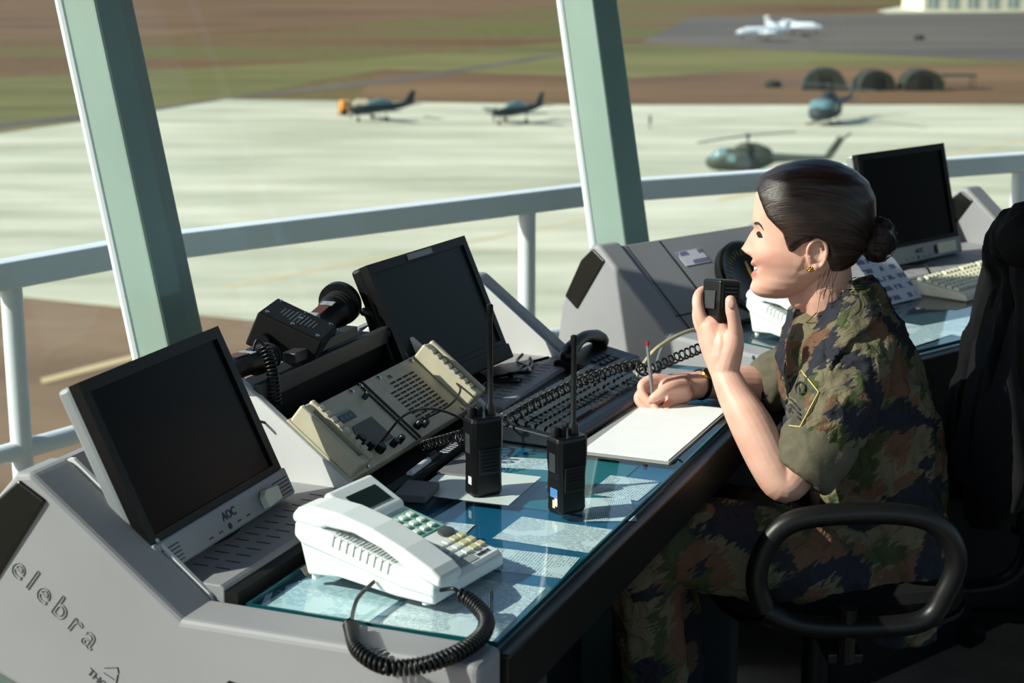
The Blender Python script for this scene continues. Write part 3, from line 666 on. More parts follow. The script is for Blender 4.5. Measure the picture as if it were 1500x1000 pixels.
# ------------------------------------------------------------ keyboards
KB = mat('keyboard_navy', (26, 34, 42), .45)
KEYD = mat('key_charcoal', (30, 36, 42), .35)
KEYL = mat('key_legend', (196, 204, 206), .5)
def keyboard(label, M, body, key, L=.43, D=.15, z0=.020, z1=.034, mark=True):
    r = thing('computer_keyboard', label, 'keyboard', M)
    MB().prism([(0, 0), (0, .012), (.012, z0 * .9), (D - .006, z1), (D, z1 - .004), (D, 0)], 0, L, YZ).out('case', body, r, bev=.003)
    sl = math.degrees(math.atan2(z1 - z0 * .9, D - .018)); FKB = T(0, .03, z0 * .9 + .0015) @ Rx(sl)
    k0 = None
    for row in range(6):
        y = .008 + row * .0185 + (.006 if row == 5 else 0); x = .014; i = 0
        while x < L - .018:
            wk = .0165
            if row == 0 and i == 3: wk = .10
            gap = .0025
            if row == 5 and i in (1, 5, 9, 13): x += .010
            if abs(x - L * .66) < .009 or abs(x - L * .80) < .009: x += .010
            if x + wk > L - .006: break
            Mx = FKB @ T(x + wk / 2, y, 0)
            if wk > .05: MB().bb(-wk / 2, wk / 2, -.0078, .0078, 0, .0065).out('key', key, r, M=Mx)
            elif k0 is None: k0 = MB().loft([[(-.0085, -.0080, 0), (.0085, -.0080, 0), (.0085, .0080, 0), (-.0085, .0080, 0)], [(-.0065, -.006, .0068), (.0065, -.006, .0068), (.0065, .0062, .0068), (-.0065, .0062, .0068)]]).out('key', key, r, M=Mx)
            else: share(k0, r, Mx)
            x += wk + gap; i += 1
    if mark:
        for k in range(8):
            MB().bb(-.007, .007, -.0018, .0018, 0, .0003).out('white_legend', KEYL, r, M=FKB @ T(.03 + k * .0235, .1165, .0002))
        for k in range(3): MB().bb(-.007, .007, -.0018, .0018, 0, .0003).out('white_legend', KEYL, r, M=FKB @ T(L - .085 + k * .018, .1165, .0002))
    return r
keyboard('dark navy computer keyboard lying along the near desk', FA @ T(.785, .195, .7337) @ Rz(-4), KB, KEYD, .44, .152)
keyboard('cream computer keyboard below the far monitor', FB @ T(.700, .155, .7337) @ Rz(6), mat('cream_plastic', (214, 210, 192), .5), mat('cream_key', (204, 200, 176), .5), .43, .155, mark=False)
# ------------------------------------------------------------ papers
def paper_mat(name, base, ink, line=260, cols=18, dens=.5, rot=0):
    m = bpy.data.materials.new(name); m.use_nodes = True; n = m.node_tree.nodes; l = m.node_tree.links; p = n['Principled BSDF']; p.inputs['Roughness'].default_value = .8
    tc = n.new('ShaderNodeTexCoord'); mp = n.new('ShaderNodeMapping'); mp.inputs['Rotation'].default_value = (0, 0, R(rot)); l.new(tc.outputs['Object'], mp.inputs[0])
    wv = n.new('ShaderNodeTexWave'); wv.bands_direction = 'Y'; wv.inputs['Scale'].default_value = line / 6.28; l.new(mp.outputs[0], wv.inputs['Vector'])
    m2 = n.new('ShaderNodeMapping'); m2.inputs['Scale'].default_value = (cols * 9, line * .22, 1); l.new(mp.outputs[0], m2.inputs[0])
    nz = n.new('ShaderNodeTexNoise'); nz.inputs['Scale'].default_value = 1; nz.inputs['Detail'].default_value = 2; l.new(m2.outputs[0], nz.inputs['Vector'])
    n3 = n.new('ShaderNodeTexNoise'); n3.inputs['Scale'].default_value = 16; n3.inputs['Detail'].default_value = 1; l.new(mp.outputs[0], n3.inputs['Vector'])
    def th(s, v):
        q = n.new('ShaderNodeMath'); q.operation = 'GREATER_THAN'; q.inputs[1].default_value = v; l.new(s, q.inputs[0]); return q.outputs[0]
    def mul(a, b):
        q = n.new('ShaderNodeMath'); q.operation = 'MULTIPLY'; l.new(a, q.inputs[0]); l.new(b, q.inputs[1]); return q.outputs[0]
    k = mul(mul(th(wv.outputs['Fac'], .55), th(nz.outputs['Fac'], .48)), th(n3.outputs['Fac'], 1 - dens))
    mx = n.new('ShaderNodeMix'); mx.data_type = 'RGBA'; mx.inputs[6].default_value = srgb(base); mx.inputs[7].default_value = srgb(ink)
    l.new(k, mx.inputs[0]); l.new(mx.outputs[2], p.inputs['Base Color']); return m
PT = paper_mat('typed_sheet', (224, 228, 230), (120, 134, 148), 640, 34, .55)
PG = paper_mat('table_sheet', (216, 222, 224), (132, 144, 154), 420, 40, .60)
PM = paper_mat('map_sheet', (196, 214, 218), (140, 172, 188), 300, 12, .55, 30)
PW = mat('plain_paper', (236, 236, 238), .8, var=.02)
PB = paper_mat('photo_grid_sheet', (214, 214, 226), (120, 118, 156), 70, 5, .66)
PIX = [0]
def sheet(u, v, w_, h_, rot, m, label, z=None, F=FA, th=.0004, poly=None, name='paper_sheet', cat='paper'):
    PIX[0] += 1
    zz = (.7222 + PIX[0] * .00018) if z is None else z
    pl = poly or [(-w_ / 2, -h_ / 2), (w_ / 2, -h_ / 2), (w_ / 2, h_ / 2), (-w_ / 2, h_ / 2)]
    o = MB().prism(pl, 0, th).out(name, m, M=F @ T(u, v, zz) @ Rz(rot)); tag(o, label, cat, 'papers under the desk glass' if z is None else None); return o
sheet(.100, .250, .20, .155, -3, PM, 'pale blue map sheet under the glass behind the telephone cord')
sheet(.105, .086, .20, .155, 1, PT, 'typed sheet under the glass in front of the telephone')
sheet(.285, .095, .085, .180, 3, PG, 'lined table sheet under the glass right of the telephone')
sheet(.410, .075, .105, .150, -2, PT, 'typed sheet under the glass below the shorter handheld radio')
sheet(.350, .255, .100, .120, 4, PT, 'written sheet under the glass behind the telephone display')
sheet(.640, .160, .270, .190, 0, mat('teal_folder', (22, 108, 118), .6), 'teal folder under the glass between the handheld radios', name='folder', cat='folder')
sheet(.545, .040, .11, .08, 24, PT, 'small sheet under the glass right of the shorter handheld radio')
sheet(.655, .050, .105, .085, -2, PG, 'grid sheet under the glass near the writing pad')
sheet(.715, .250, .060, .12, 12, PT, 'narrow sheet under the glass left of the keyboard end')
sheet(.200, .310, .09, .05, 2, PM, 'small blue sheet under the glass near the console shelf')
sheet(.885, .345, .20, .022, 0, mat('blue_card', (60, 150, 196), .5), 'bright blue card strip behind the keyboard', z=.7336, name='card', cat='card')
# thick glass corner with rounded white plate
rp = [(-.065, -.085), (.085, -.085), (.085, .075)] + [(-.020 - .045 * math.sin(R(a)), .03 + .045 * math.cos(R(a))) for a in range(0, 91, 15)]
sheet(.540, .262, 0, 0, 2, mat('milky_plastic', (206, 216, 214), .35), 'white rounded plastic sheet under the taller handheld radio', z=.7336, poly=rp, th=.0007, name='plastic_sheet', cat='sheet')
# writing pad under the hand
pad = thing('writing_pad', 'white writing pad on a grey board under the writing hand', 'notepad', FA @ T(.955, .092, .7335) @ Rz(-1))
MB().bb(-.185, .18, -.084, .088, 0, .003).out('board', mat('board_grey', (150, 152, 150), .6), pad)
MB().bb(-.176, .17, -.080, .070, .003, .0048).out('page', PW, pad)
# small things at the foot of the rack bay
def bx(name, label, cat, u, v, z, d, rot, m, bev=.002, F=FA):
    o = MB().bb(-d[0] / 2, d[0] / 2, -d[1] / 2, d[1] / 2, 0, d[2]).out(name, m, M=F @ T(u, v, z) @ Rz(rot), bev=bev); return tag(o, label, cat)
bx('notebook', 'grey closed notebook at the foot of the rack bay', 'notebook', .470, .325, .7336, (.075, .052, .012), 8, mat('notebook_grey', (92, 94, 98), .6))
bx('notebook', 'grey card folder lying between notebook and keyboard', 'folder', .640, .318, .7336, (.12, .055, .004), 4, mat('folder_grey', (112, 112, 116), .6))
pn = thing('marker_pen', 'white marker pen with dark clip lying below the beige radio', 'pen', FA @ T(.575, .366, .7465) @ Rz(3))
MB().tube([(-.05, 0, 0), (.03, 0, 0)], .0055, 10).out('barrel', mat('pen_white', (206, 206, 212), .4), pn, smooth=True)
MB().tube([(.03, 0, 0), (.062, 0, 0)], .0060, 10).out('cap', DKGREY, pn, smooth=True)
MB().bb(.032, .060, -.0015, .0015, .006, .0085).out('clip', BLACK, pn)
bx('paper_strip', 'narrow white label strip lying beside the marker pen', 'paper', .72, .366, .7455, (.13, .016, .0012), 2, PW, 0)
# tangled black cable on the third bay shelf
cb_ = MB()
random.seed(3)
for k in range(3):
    pts = [(1.02 + .25 * (i / 7) + random.uniform(-.03, .03), .44 + random.uniform(-.035, .04), .757 + (.006 if i % 3 == 1 else 0)) for i in range(8)]
    cb_.tube(spline(pts, 8), .0032, 6, FA)
tag(cb_.out('black_cable', BLACK, None, True), 'tangle of thin black cable in front of the dark monitor', 'cable')
# cream cable looping on the far console
cc = MB().tube(spline([tuple(at(1035, 478, .80)), tuple(at(1000, 488, .80)), tuple(at(965, 508, .79)), tuple(at(945, 530, .765)), tuple(at(930, 555, .745))], 8), .0042, 7)
tag(cc.out('cream_cable', mat('cable_cream', (196, 186, 150), .5), None, True), 'cream cable curving across the corner of the far console', 'cable')
cc = MB().tube(spline([tuple(at(985, 490, .80)), tuple(at(972, 505, .77)), tuple(at(963, 528, .745)), tuple(at(960, 545, .738))], 8), .0032, 7)
tag(cc.out('grey_cable', mat('cable_grey', (120, 122, 124), .5), None, True), 'short grey cable hanging below the cream one', 'cable')
# ------------------------------------------------------------ far console things
lb = MB().bb(-.042, .042, -.022, .022, 0, .0008).out('label_card', PB, M=FS @ T(.165, .200, .0012) @ Rz(1)); tag(lb, 'small printed white card stuck to the far console above the dial', 'card')
GD = mat('dial_black', (16, 16, 14), .35); GY = mat('dial_marks', (150, 136, 70), .5)
dl = thing('compass_dial', 'round black compass dial with yellow marks leaning on the far console', 'dial', FS @ T(.262, .098, .004) @ Rx(14) @ Matrix.Scale(1.15, 4))
MB().lathe([(0, 0), (.082, 0), (.086, .006), (.086, .022), (.080, .026), (.074, .022), (0, .020)], 48).out('case', GD, dl, smooth=True)
k0 = None
for k in range(36):
    Mx = Rz(k * 10) @ T(.060 if k % 3 else .058, 0, .0215)
    if k0 is None: k0 = MB().bb(-.006, .006, -.0012, .0012, -.0005, .0008).out('tick_mark', GY, dl, M=Mx)
    else: share(k0, dl, Mx)
MB().prism([(-.005, -.028), (.005, -.028), (.0025, .038), (-.0025, .038)], .021, .0225).out('needle', GY, dl)
MB().bb(-.016, .016, -.040, -.030, .0205, .0220).out('name_plate', GY, dl)
sh = MB().prism([(-.072, 0), (.072, 0), (.072, .17), (-.072, .17)], 0, .0015).out('photo_sheet', PB, M=FB @ T(.585, .250, .736) @ Rz(2) @ Rx(44)); tag(sh, 'sheet printed with small blue pictures leaning beside the cream keyboard', 'paper')
sheet(.34, .06, .20, .14, 6, PT, 'typed sheet under the far desk glass nearest the operator', F=FB)
sheet(.52, .02, .21, .13, -4, PG, 'lined sheet under the far desk glass beside the blue card', F=FB)
sheet(.60, -.02, .06, .10, -20, mat('blue_card', (60, 150, 196)), 'bright blue triangular card on the far desk', F=FB, z=.7336, poly=[(-.03, -.05), (.03, -.04), (.02, .06)], name='card', cat='card')
ms = MB().ell((0, 0, .012), (.032, .055, .018), 16, 10).out('computer_mouse', BLACK, M=FB @ T(.685, .335, .7345) @ Rz(-50), smooth=True); tag(ms, 'black computer mouse beside the cream keyboard', 'mouse')
cbl = MB().tube(spline([tuple(FB @ Vector(p)) for p in ((.66, .36, .745), (.70, .36, .775), (.78, .34, .785), (.82, .345, .76))], 8), .003, 6); tag(cbl.out('mouse_cable', BLACK, None, True), 'black cable arching behind the cream keyboard', 'cable')
# ------------------------------------------------------------ the operator
def V4(px, py, Y, r):
    p = atY(px, py, Y); return (p.x, p.y, p.z, r)
def remesh(mb, voxel, smooth_it=4, fac=.5):
    me = bpy.data.meshes.new('tmp'); me.from_pydata(mb.v, [], mb.f)
    b = bmesh.new(); b.from_mesh(me); bmesh.ops.recalc_face_normals(b, faces=b.faces); b.to_mesh(me); b.free()
    o = bpy.data.objects.new('tmp', me); COL.objects.link(o)
    md = o.modifiers.new('r', 'REMESH'); md.mode = 'VOXEL'; md.voxel_size = voxel; md.adaptivity = 0
    if smooth_it:
        s_ = o.modifiers.new('s', 'SMOOTH'); s_.factor = fac; s_.iterations = smooth_it
    dg = bpy.context.evaluated_depsgraph_get(); m2 = bpy.data.meshes.new_from_object(o.evaluated_get(dg)); bpy.data.objects.remove(o)
    m2.polygons.foreach_set('use_smooth', [True] * len(m2.polygons)); return m2
def mesh_child(name, me, m, parent, inv=None):
    me.name = name; me.materials.clear(); me.materials.append(m)
    if inv is not None: me.transform(inv)
    o = bpy.data.objects.new(name, me); COL.objects.link(o); o.parent = parent; return o

def skin_mat():
    m = bpy.data.materials.new('skin'); m.use_nodes = True; n = m.node_tree.nodes; l = m.node_tree.links; p = n['Principled BSDF']
    p.inputs['Roughness'].default_value = .5; p.inputs['Subsurface Weight'].default_value = .12; p.inputs['Subsurface Radius'].default_value = (.012, .004, .002); p.inputs['Subsurface Scale'].default_value = .5
    tc = n.new('ShaderNodeTexCoord'); t = n.new('ShaderNodeTexNoise'); t.inputs['Scale'].default_value = 22; t.inputs['Detail'].default_value = 5; l.new(tc.outputs['Object'], t.inputs['Vector'])
    r = n.new('ShaderNodeValToRGB'); r.color_ramp.elements[0].position = .3; r.color_ramp.elements[1].position = .7
    r.color_ramp.elements[0].color = srgb((214, 160, 142)); r.color_ramp.elements[1].color = srgb((230, 182, 164)); l.new(t.outputs['Fac'], r.inputs[0])
    a = n.new('ShaderNodeAttribute'); a.attribute_name = 'lip'; mx = n.new('ShaderNodeMix'); mx.data_type = 'RGBA'; mx.inputs[7].default_value = srgb((186, 92, 88))
    l.new(a.outputs['Fac'], mx.inputs[0]); l.new(r.outputs[0], mx.inputs[6]); l.new(mx.outputs[2], p.inputs['Base Color'])
    b = n.new('ShaderNodeTexNoise'); b.inputs['Scale'].default_value = 420; l.new(tc.outputs['Object'], b.inputs['Vector'])
    bp = n.new('ShaderNodeBump'); bp.inputs['Strength'].default_value = .08; bp.inputs['Distance'].default_value = .001; l.new(b.outputs['Fac'], bp.inputs['Height']); l.new(bp.outputs[0], p.inputs['Normal'])
    return m
def camo_mat():
    m = bpy.data.materials.new('camouflage_cloth'); m.use_nodes = True; n = m.node_tree.nodes; l = m.node_tree.links; p = n['Principled BSDF']; p.inputs['Roughness'].default_value = .9; p.inputs['Specular IOR Level'].default_value = .15
    tc = n.new('ShaderNodeTexCoord')
    mp = n.new('ShaderNodeMapping'); mp.inputs['Rotation'].default_value = (R(15), R(35), R(10)); l.new(tc.outputs['Object'], mp.inputs[0])
    # brush-like edges: stretched fine noise pushes the coordinates about
    ms = n.new('ShaderNodeMapping'); ms.inputs['Scale'].default_value = (30, 30, 150); l.new(mp.outputs[0], ms.inputs[0])
    fz = n.new('ShaderNodeTexNoise'); fz.inputs['Scale'].default_value = 1; fz.inputs['Detail'].default_value = 2; l.new(ms.outputs[0], fz.inputs['Vector'])
    sb = n.new('ShaderNodeVectorMath'); sb.operation = 'SUBTRACT'; sb.inputs[1].default_value = (.5, .5, .5); l.new(fz.outputs['Color'], sb.inputs[0])
    sc = n.new('ShaderNodeVectorMath'); sc.operation = 'MULTIPLY'; sc.inputs[1].default_value = (.075, .02, .015); l.new(sb.outputs[0], sc.inputs[0])
    ad = n.new('ShaderNodeVectorMath'); ad.operation = 'ADD'; l.new(mp.outputs[0], ad.inputs[0]); l.new(sc.outputs[0], ad.inputs[1])
    col = None
    for k, (c, sc_, th_, off) in enumerate((((110, 102, 82), 0, 0, 0), ((106, 78, 62), 13, .505, 3.1), ((68, 75, 50), 14, .56, 17.7), ((46, 47, 55), 12, .55, 41.3))):
        if k == 0:
            rg = n.new('ShaderNodeRGB'); rg.outputs[0].default_value = srgb(c); col = rg.outputs[0]; continue
        of = n.new('ShaderNodeVectorMath'); of.operation = 'ADD'; of.inputs[1].default_value = (off, off * .7, off * 1.3); l.new(ad.outputs[0], of.inputs[0])
        nz = n.new('ShaderNodeTexNoise'); nz.inputs['Scale'].default_value = sc_; nz.inputs['Detail'].default_value = 1.5; nz.inputs['Roughness'].default_value = .4; l.new(of.outputs[0], nz.inputs['Vector'])
        rp_ = n.new('ShaderNodeValToRGB'); rp_.color_ramp.elements[0].position = th_; rp_.color_ramp.elements[1].position = th_ + .012; l.new(nz.outputs['Fac'], rp_.inputs[0])
        mx = n.new('ShaderNodeMix'); mx.data_type = 'RGBA'; mx.inputs[7].default_value = srgb(c); l.new(rp_.outputs[0], mx.inputs[0]); l.new(col, mx.inputs[6]); col = mx.outputs[2]
    l.new(col, p.inputs['Base Color'])
    wv = n.new('ShaderNodeTexNoise'); wv.inputs['Scale'].default_value = 600; l.new(tc.outputs['Object'], wv.inputs['Vector'])
    w2 = n.new('ShaderNodeTexNoise'); w2.inputs['Scale'].default_value = 28; w2.inputs['Detail'].default_value = 4; w2.inputs['Distortion'].default_value = 1.2; l.new(tc.outputs['Object'], w2.inputs['Vector'])
    b1 = n.new('ShaderNodeBump'); b1.inputs['Strength'].default_value = .15; b1.inputs['Distance'].default_value = .001; l.new(wv.outputs['Fac'], b1.inputs['Height'])
    b2 = n.new('ShaderNodeBump'); b2.inputs['Strength'].default_value = .8; b2.inputs['Distance'].default_value = .014; l.new(w2.outputs['Fac'], b2.inputs['Height']); l.new(b1.outputs[0], b2.inputs['Normal'])
    l.new(b2.outputs[0], p.inputs['Normal']); return m
def hair_mat():
    m = bpy.data.materials.new('dark_brown_hair'); m.use_nodes = True; n = m.node_tree.nodes; l = m.node_tree.links; p = n['Principled BSDF']
    p.inputs['Roughness'].default_value = .38; p.inputs['Specular IOR Level'].default_value = .5
    a = n.new('ShaderNodeAttribute'); a.attribute_name = 'strand'
    mp = n.new('ShaderNodeMapping'); mp.inputs['Scale'].default_value = (60, 6, 60); l.new(a.outputs['Vector'], mp.inputs[0])
    nz = n.new('ShaderNodeTexNoise'); nz.inputs['Scale'].default_value = 1; nz.inputs['Detail'].default_value = 5; nz.inputs['Roughness'].default_value = .7; l.new(mp.outputs[0], nz.inputs['Vector'])
    r = n.new('ShaderNodeValToRGB'); r.color_ramp.elements[0].position = .35; r.color_ramp.elements[1].position = .72; r.color_ramp.elements[0].color = srgb((22, 15, 14)); r.color_ramp.elements[1].color = srgb((72, 48, 41))
    l.new(nz.outputs['Fac'], r.inputs[0]); l.new(r.outputs[0], p.inputs['Base Color'])
    bp = n.new('ShaderNodeBump'); bp.inputs['Strength'].default_value = .55; bp.inputs['Distance'].default_value = .003; l.new(nz.outputs['Fac'], bp.inputs['Height']); l.new(bp.outputs[0], p.inputs['Normal'])
    return m
SKIN, CAMO, HAIR = skin_mat(), camo_mat(), hair_mat()

PW_ = Vector((.66, 3.0, 0))
per = thing('person', 'seated person in camouflage uniform with dark hair in a bun, speaking into a handheld microphone', 'person', T(*PW_))
INVP = T(*(-PW_))
# head: horizontal slices with facial relief, in a frame whose x is forward, y is the person's left
HO = atY(1190, 340, 2.95)
HF = frame(HO, (-.985, .17, 0), (-.17, -.985, 0), (0, 0, 1)) @ Ry(-2)
def tab(z, T_):
    if z <= T_[0][0]: return T_[0][1:]
    for a, b in zip(T_[:-1], T_[1:]):
        if z <= b[0]:
            t = (z - a[0]) / (b[0] - a[0]); t = t * t * (3 - 2 * t) * .4 + t * .6
            return tuple(x + (y - x) * t for x, y in zip(a[1:], b[1:]))
    return T_[-1][1:]
HT_ = [(-.121, .080, .045, .010), (-.117, .090, .030, .024), (-.108, .0965, .012, .036), (-.095, .0965, -.005, .046), (-.080, .0955, -.025, .053), (-.062, .097, -.050, .060), (-.045, .100, -.068, .0645),
       (-.025, .1015, -.080, .068), (0, .1035, -.088, .071), (.03, .1055, -.094, .0745), (.06, .1035, -.092, .074), (.085, .088, -.080, .066), (.100, .064, -.062, .053), (.112, .032, -.036, .032), (.117, .005, -.012, .010)]
def G(x, s): return math.exp(-(x / s) ** 2)
def head_pt(z, t, off=0.0):
    fr, bk, w_ = tab(z, HT_)
    xc = (fr + bk) / 2; a = (fr - bk) / 2
    c, s_ = math.cos(t), math.sin(t); e = 2 / 2.25
    x = xc + (a + off) * math.copysign(abs(c) ** e, c); y = (w_ + off) * math.copysign(abs(s_) ** e, s_)
    if c > 0 and off < .001:
        ay = abs(y); d = 0
        if -.052 < z < .012:
            k = (z + .037)
            amp = .0215 * (1 - min(1, max(0, k) / .040) ** .85) if k > 0 else .0215 * G(k, .0075)
            d += amp * G(y, .0135 - .006 * min(1, max(0, k) / .035))
        d += .0075 * G(ay - .0125, .006) * G(z + .0415, .006)
        d -= .0035 * G(y, .012) * G(z - .002, .008)
        zm = -.0715 + 9 * y * y
        lipw = G(y, .027)
        d += .0065 * lipw * G(z - zm - .0095, .0055) + .0055 * lipw * G(z - zm + .0105, .006) - .0072 * G(y, .027) * G(z - zm, .0046)
        d += .0050 * G(y, .017) * G(z + .106, .012)
        d += .0022 * G(ay - .028, .016) * G(z - .018, .008)
        d -= .0085 * G(ay - .030, .013) * G(z + .002, .010)
        d += .0050 * G(ay - .031, .009) * G(z + .0035, .0065)
        d += .0075 * G(ay - .040, .018) * G(z + .040, .018)
        d -= .002 * G(ay - .052, .014) * G(z + .08, .02)
        x += d * min(1, c * 2.2)
        y += math.copysign(.004 * G(ay - .05, .02) * G(z + .040, .02), y)
    return Vector((x, y, z))
NZ, NT = 96, 128
zs = [-.121 + .238 * i / NZ for i in range(NZ + 1)]
body = MB()
body.loft([[head_pt(z, 2 * math.pi * k / NT) for k in range(NT)] for z in zs], HF)
# ears
for sd in (1, -1):
    E_ = HF @ T(-.004, sd * .0655, -.028) @ Rz(sd * 14) @ Ry(12)
    out_ = [(.004, 0, -.022), (.010, sd * .004, -.004), (.010, sd * .007, .012), (.002, sd * .010, .024), (-.010, sd * .012, .027), (-.019, sd * .013, .019), (-.0205, sd * .013, .004), (-.015, sd * .010, -.012), (-.007, sd * .006, -.022), (.002, sd * .004, -.026)]
    body.tube(spline(out_, 5), .0036, 8, E_)
    body.ell((-.005, sd * .004, .002), (.013, .0035, .021), 14, 8, E_)
    body.ell((-.001, sd * .005, -.021), (.0065, .0042, .0075), 12, 8, E_)
    body.limb([(.006, sd * .006, -.008, .003), (.0085, sd * .0075, -.001, .0028)], 2, 8, E_)
    body.limb([(-.012, sd * .009, .012, .0022), (-.014, sd * .009, 0, .0022), (-.009, sd * .008, -.010, .0022)], 3, 8, E_)
# neck and shoulders
body.limb([V4(1206, 372, 2.95, .046), V4(1209, 425, 2.955, .050), V4(1222, 470, 2.97, .054), V4(1240, 520, 2.99, .075)], 5, 28)
body.limb([V4(1172, 437, 2.945, .020), V4(1200, 432, 2.95, .036)], 4, 16)
body.limb([V4(1245, 525, 3.0, .10), V4(1265, 640, 3.0, .11), V4(1290, 780, 3.0, .12)], 4, 24)
body.limb([V4(1245, 520, 2.86, .055), V4(1245, 520, 3.14, .055)], 4, 16)
# left arm, bent up to the microphone
body.limb([V4(1246, 520, 2.87, .05), V4(1205, 610, 2.81, .044), V4(1164, 690, 2.772, .038), V4(1147, 706, 2.765, .0345), V4(1128, 678, 2.775, .036), V4(1102, 625, 2.80, .0365), V4(1078, 582, 2.828, .030), V4(1063, 550, 2.85, .0250)], 5, 22)
# left hand
body.limb([V4(1064, 552, 2.852, .0245), V4(1057, 528, 2.862, .0275), V4(1050, 503, 2.872, .030), V4(1043, 483, 2.880, .0275)], 5, 18)
body.limb([V4(1052, 510, 2.885, .022), V4(1043, 480, 2.895, .022)], 3, 14)
body.limb([V4(1062, 545, 2.852, .0240), V4(1067, 524, 2.850, .0235), V4(1074, 504, 2.845, .0190), V4(1077, 484, 2.840, .0135)], 5, 16)
body.limb([V4(1058, 520, 2.858, .026), V4(1060, 500, 2.860, .0235), V4(1056, 486, 2.868, .018)], 4, 16)
body.limb([V4(1077, 484, 2.838, .0125), V4(1075, 468, 2.834, .0114), V4(1072, 454, 2.834, .0112), V4(1070, 440, 2.838, .0092)], 4, 14)
for pts in ([(1036, 486, 2.874, .0125), (1026, 462, 2.880, .0110), (1022, 440, 2.890, .0100), (1028, 427, 2.908, .0092), (1044, 424, 2.925, .0080)],
            [(1034, 492, 2.892, .0125), (1024, 470, 2.902, .0110), (1023, 452, 2.920, .0100), (1034, 443, 2.936, .0092), (1052, 443, 2.938, .0080)],
            [(1036, 500, 2.906, .0120), (1028, 482, 2.920, .0105), (1030, 467, 2.936, .0098), (1042, 460, 2.944, .0088), (1058, 461, 2.942, .0078)],
            [(1042, 508, 2.914, .0110), (1036, 494, 2.930, .0095), (1040, 482, 2.943, .0088), (1052, 478, 2.945, .0078), (1062, 479, 2.940, .0070)]):
    body.limb([V4(*p) for p in pts], 5, 12)
# right arm resting on the desk
body.limb([V4(1240, 520, 3.13, .05), V4(1180, 548, 3.16, .044), V4(1128, 566, 3.16, .037), V4(1095, 563, 3.14, .0365), V4(1058, 561, 3.115, .032), V4(1024, 563, 3.085, .0255)], 5, 20)
body.limb([V4(1026, 563, 3.085, .0250), V4(1008, 566, 3.075, .0270), V4(990, 569, 3.062, .0280), V4(976, 569, 3.052, .0240)], 5, 18)
body.limb([V4(1000, 576, 3.045, .020), V4(984, 578, 3.035, .018)], 3, 14)
for pts in ([(980, 558, 3.055, .0115), (958, 555, 3.046, .0100), (941, 563, 3.034, .0090), (942, 577, 3.024, .0082), (951, 588, 3.014, .0070)],
            [(982, 568, 3.055, .0112), (950, 570, 3.040, .0098), (935, 581, 3.028, .0088), (941, 594, 3.016, .0080), (957, 603, 3.006, .0070)],
            [(988, 577, 3.048, .0110), (966, 583, 3.030, .0094), (957, 593, 3.016, .0086), (964, 603, 3.004, .0078), (974, 608, 2.996, .0068)],
            [(996, 583, 3.040, .0102), (980, 591, 3.020, .0086), (976, 600, 3.006, .0078), (986, 606, 2.998, .0068)],
            [(1000, 566, 3.035, .0150), (986, 567, 3.018, .0125), (974, 571, 3.008, .0108), (966, 577, 3.004, .0102), (957, 583, 3.002, .0085)]):
    body.limb([V4(*p) for p in pts], 5, 12)
bme = remesh(body, .0019, 3, .5)
bvh = BVHTree.FromPolygons([v.co.copy() for v in bme.vertices], [tuple(p.vertices) for p in bme.polygons])
HI = HF.inverted(); lip = bme.attributes.new('lip', 'FLOAT', 'POINT'); vals = []
for v in bme.vertices:
    q = HI @ v.co; a_ = 0
    if q.x > .075 and -.10 < q.z < -.04 and abs(q.y) < .035:
        zm = -.0715 + 9 * q.y * q.y; dz = q.z - zm
        a_ = (G(dz - .0075, .0055) + G(dz + .0085, .006)) * (1 if abs(q.y) < .025 else max(0, 1 - (abs(q.y) - .025) / .005)); a_ = min(.85, a_)
    elif q.x > .03 and abs(q.y) > .02 and -.075 < q.z < -.01: a_ = .22 * G(q.z + .042, .02) * G(abs(q.y) - .052, .02)
    elif q.x > .10 and -.05 < q.z < -.02: a_ = .18
    vals.append(a_)
lip.data.foreach_set('value', vals)
bo = mesh_child('body', bme, SKIN, per, INVP)
def onhead(x, y, z, lift=.0006):
    """point on the skin seen from outside along the head's left/front diagonal"""
    p = HF @ Vector((x, y, z)); d = (HF.to_3x3() @ Vector((.55, math.copysign(.83, y), 0))).normalized()
    h = bvh.ray_cast(p + d * .12, -d)
    return (h[0] + d * lift) if h[0] is not None else p
DARK = mat('lash_dark', (26, 18, 16), .5); BROW = mat('brow_brown', (44, 30, 24), .7)
for sd in (1, -1):
    def strip(name, pts, m, lift): 
        P = [onhead(.09, sd * y, z, lift) for y, z, r in pts]; return MB().tube(P, [r for *_, r in pts], 7, INVP).out(name, m, per, True)
    strip('eyebrow', [(.010, .0125, .0012), (.022, .0158, .0023), (.036, .0165, .0023), (.048, .0130, .0018), (.058, .0060, .0007)], BROW, .0002)
    strip('upper_lashes', [(.016, -.0048, .0009), (.025, -.0012, .0018), (.034, -.0004, .0022), (.044, -.0028, .0020), (.053, -.0072, .0011)], DARK, .0004)
    P = [onhead(.09, sd * y, z, -.0003) for y, z in ((.018, -.0052), (.025, -.0030), (.034, -.0026), (.043, -.0048), (.050, -.0078), (.041, -.0092), (.032, -.0095), (.024, -.0080))]
    c_ = sum(P, Vector()) / len(P); dd = (HF.to_3x3() @ Vector((.5, sd * .86, 0))).normalized()
    MB().loft([[p - dd * .002 for p in P], [p + dd * .0008 for p in P]], INVP).out('eye', mat('eye_dark', (46, 32, 28), .15), per)
tp = []
for k in range(13):
    y = -.024 + .004 * k; o_ = HF @ Vector((.2, y, -.0705 + 8.5 * y * y)); d_ = (HF.to_3x3() @ Vector((-1, 0, 0))).normalized(); h_ = bvh.ray_cast(o_, d_)
    tp.append((h_[0] if h_[0] is not None else HF @ Vector((.095, y, -.07))) - d_ * .0010)
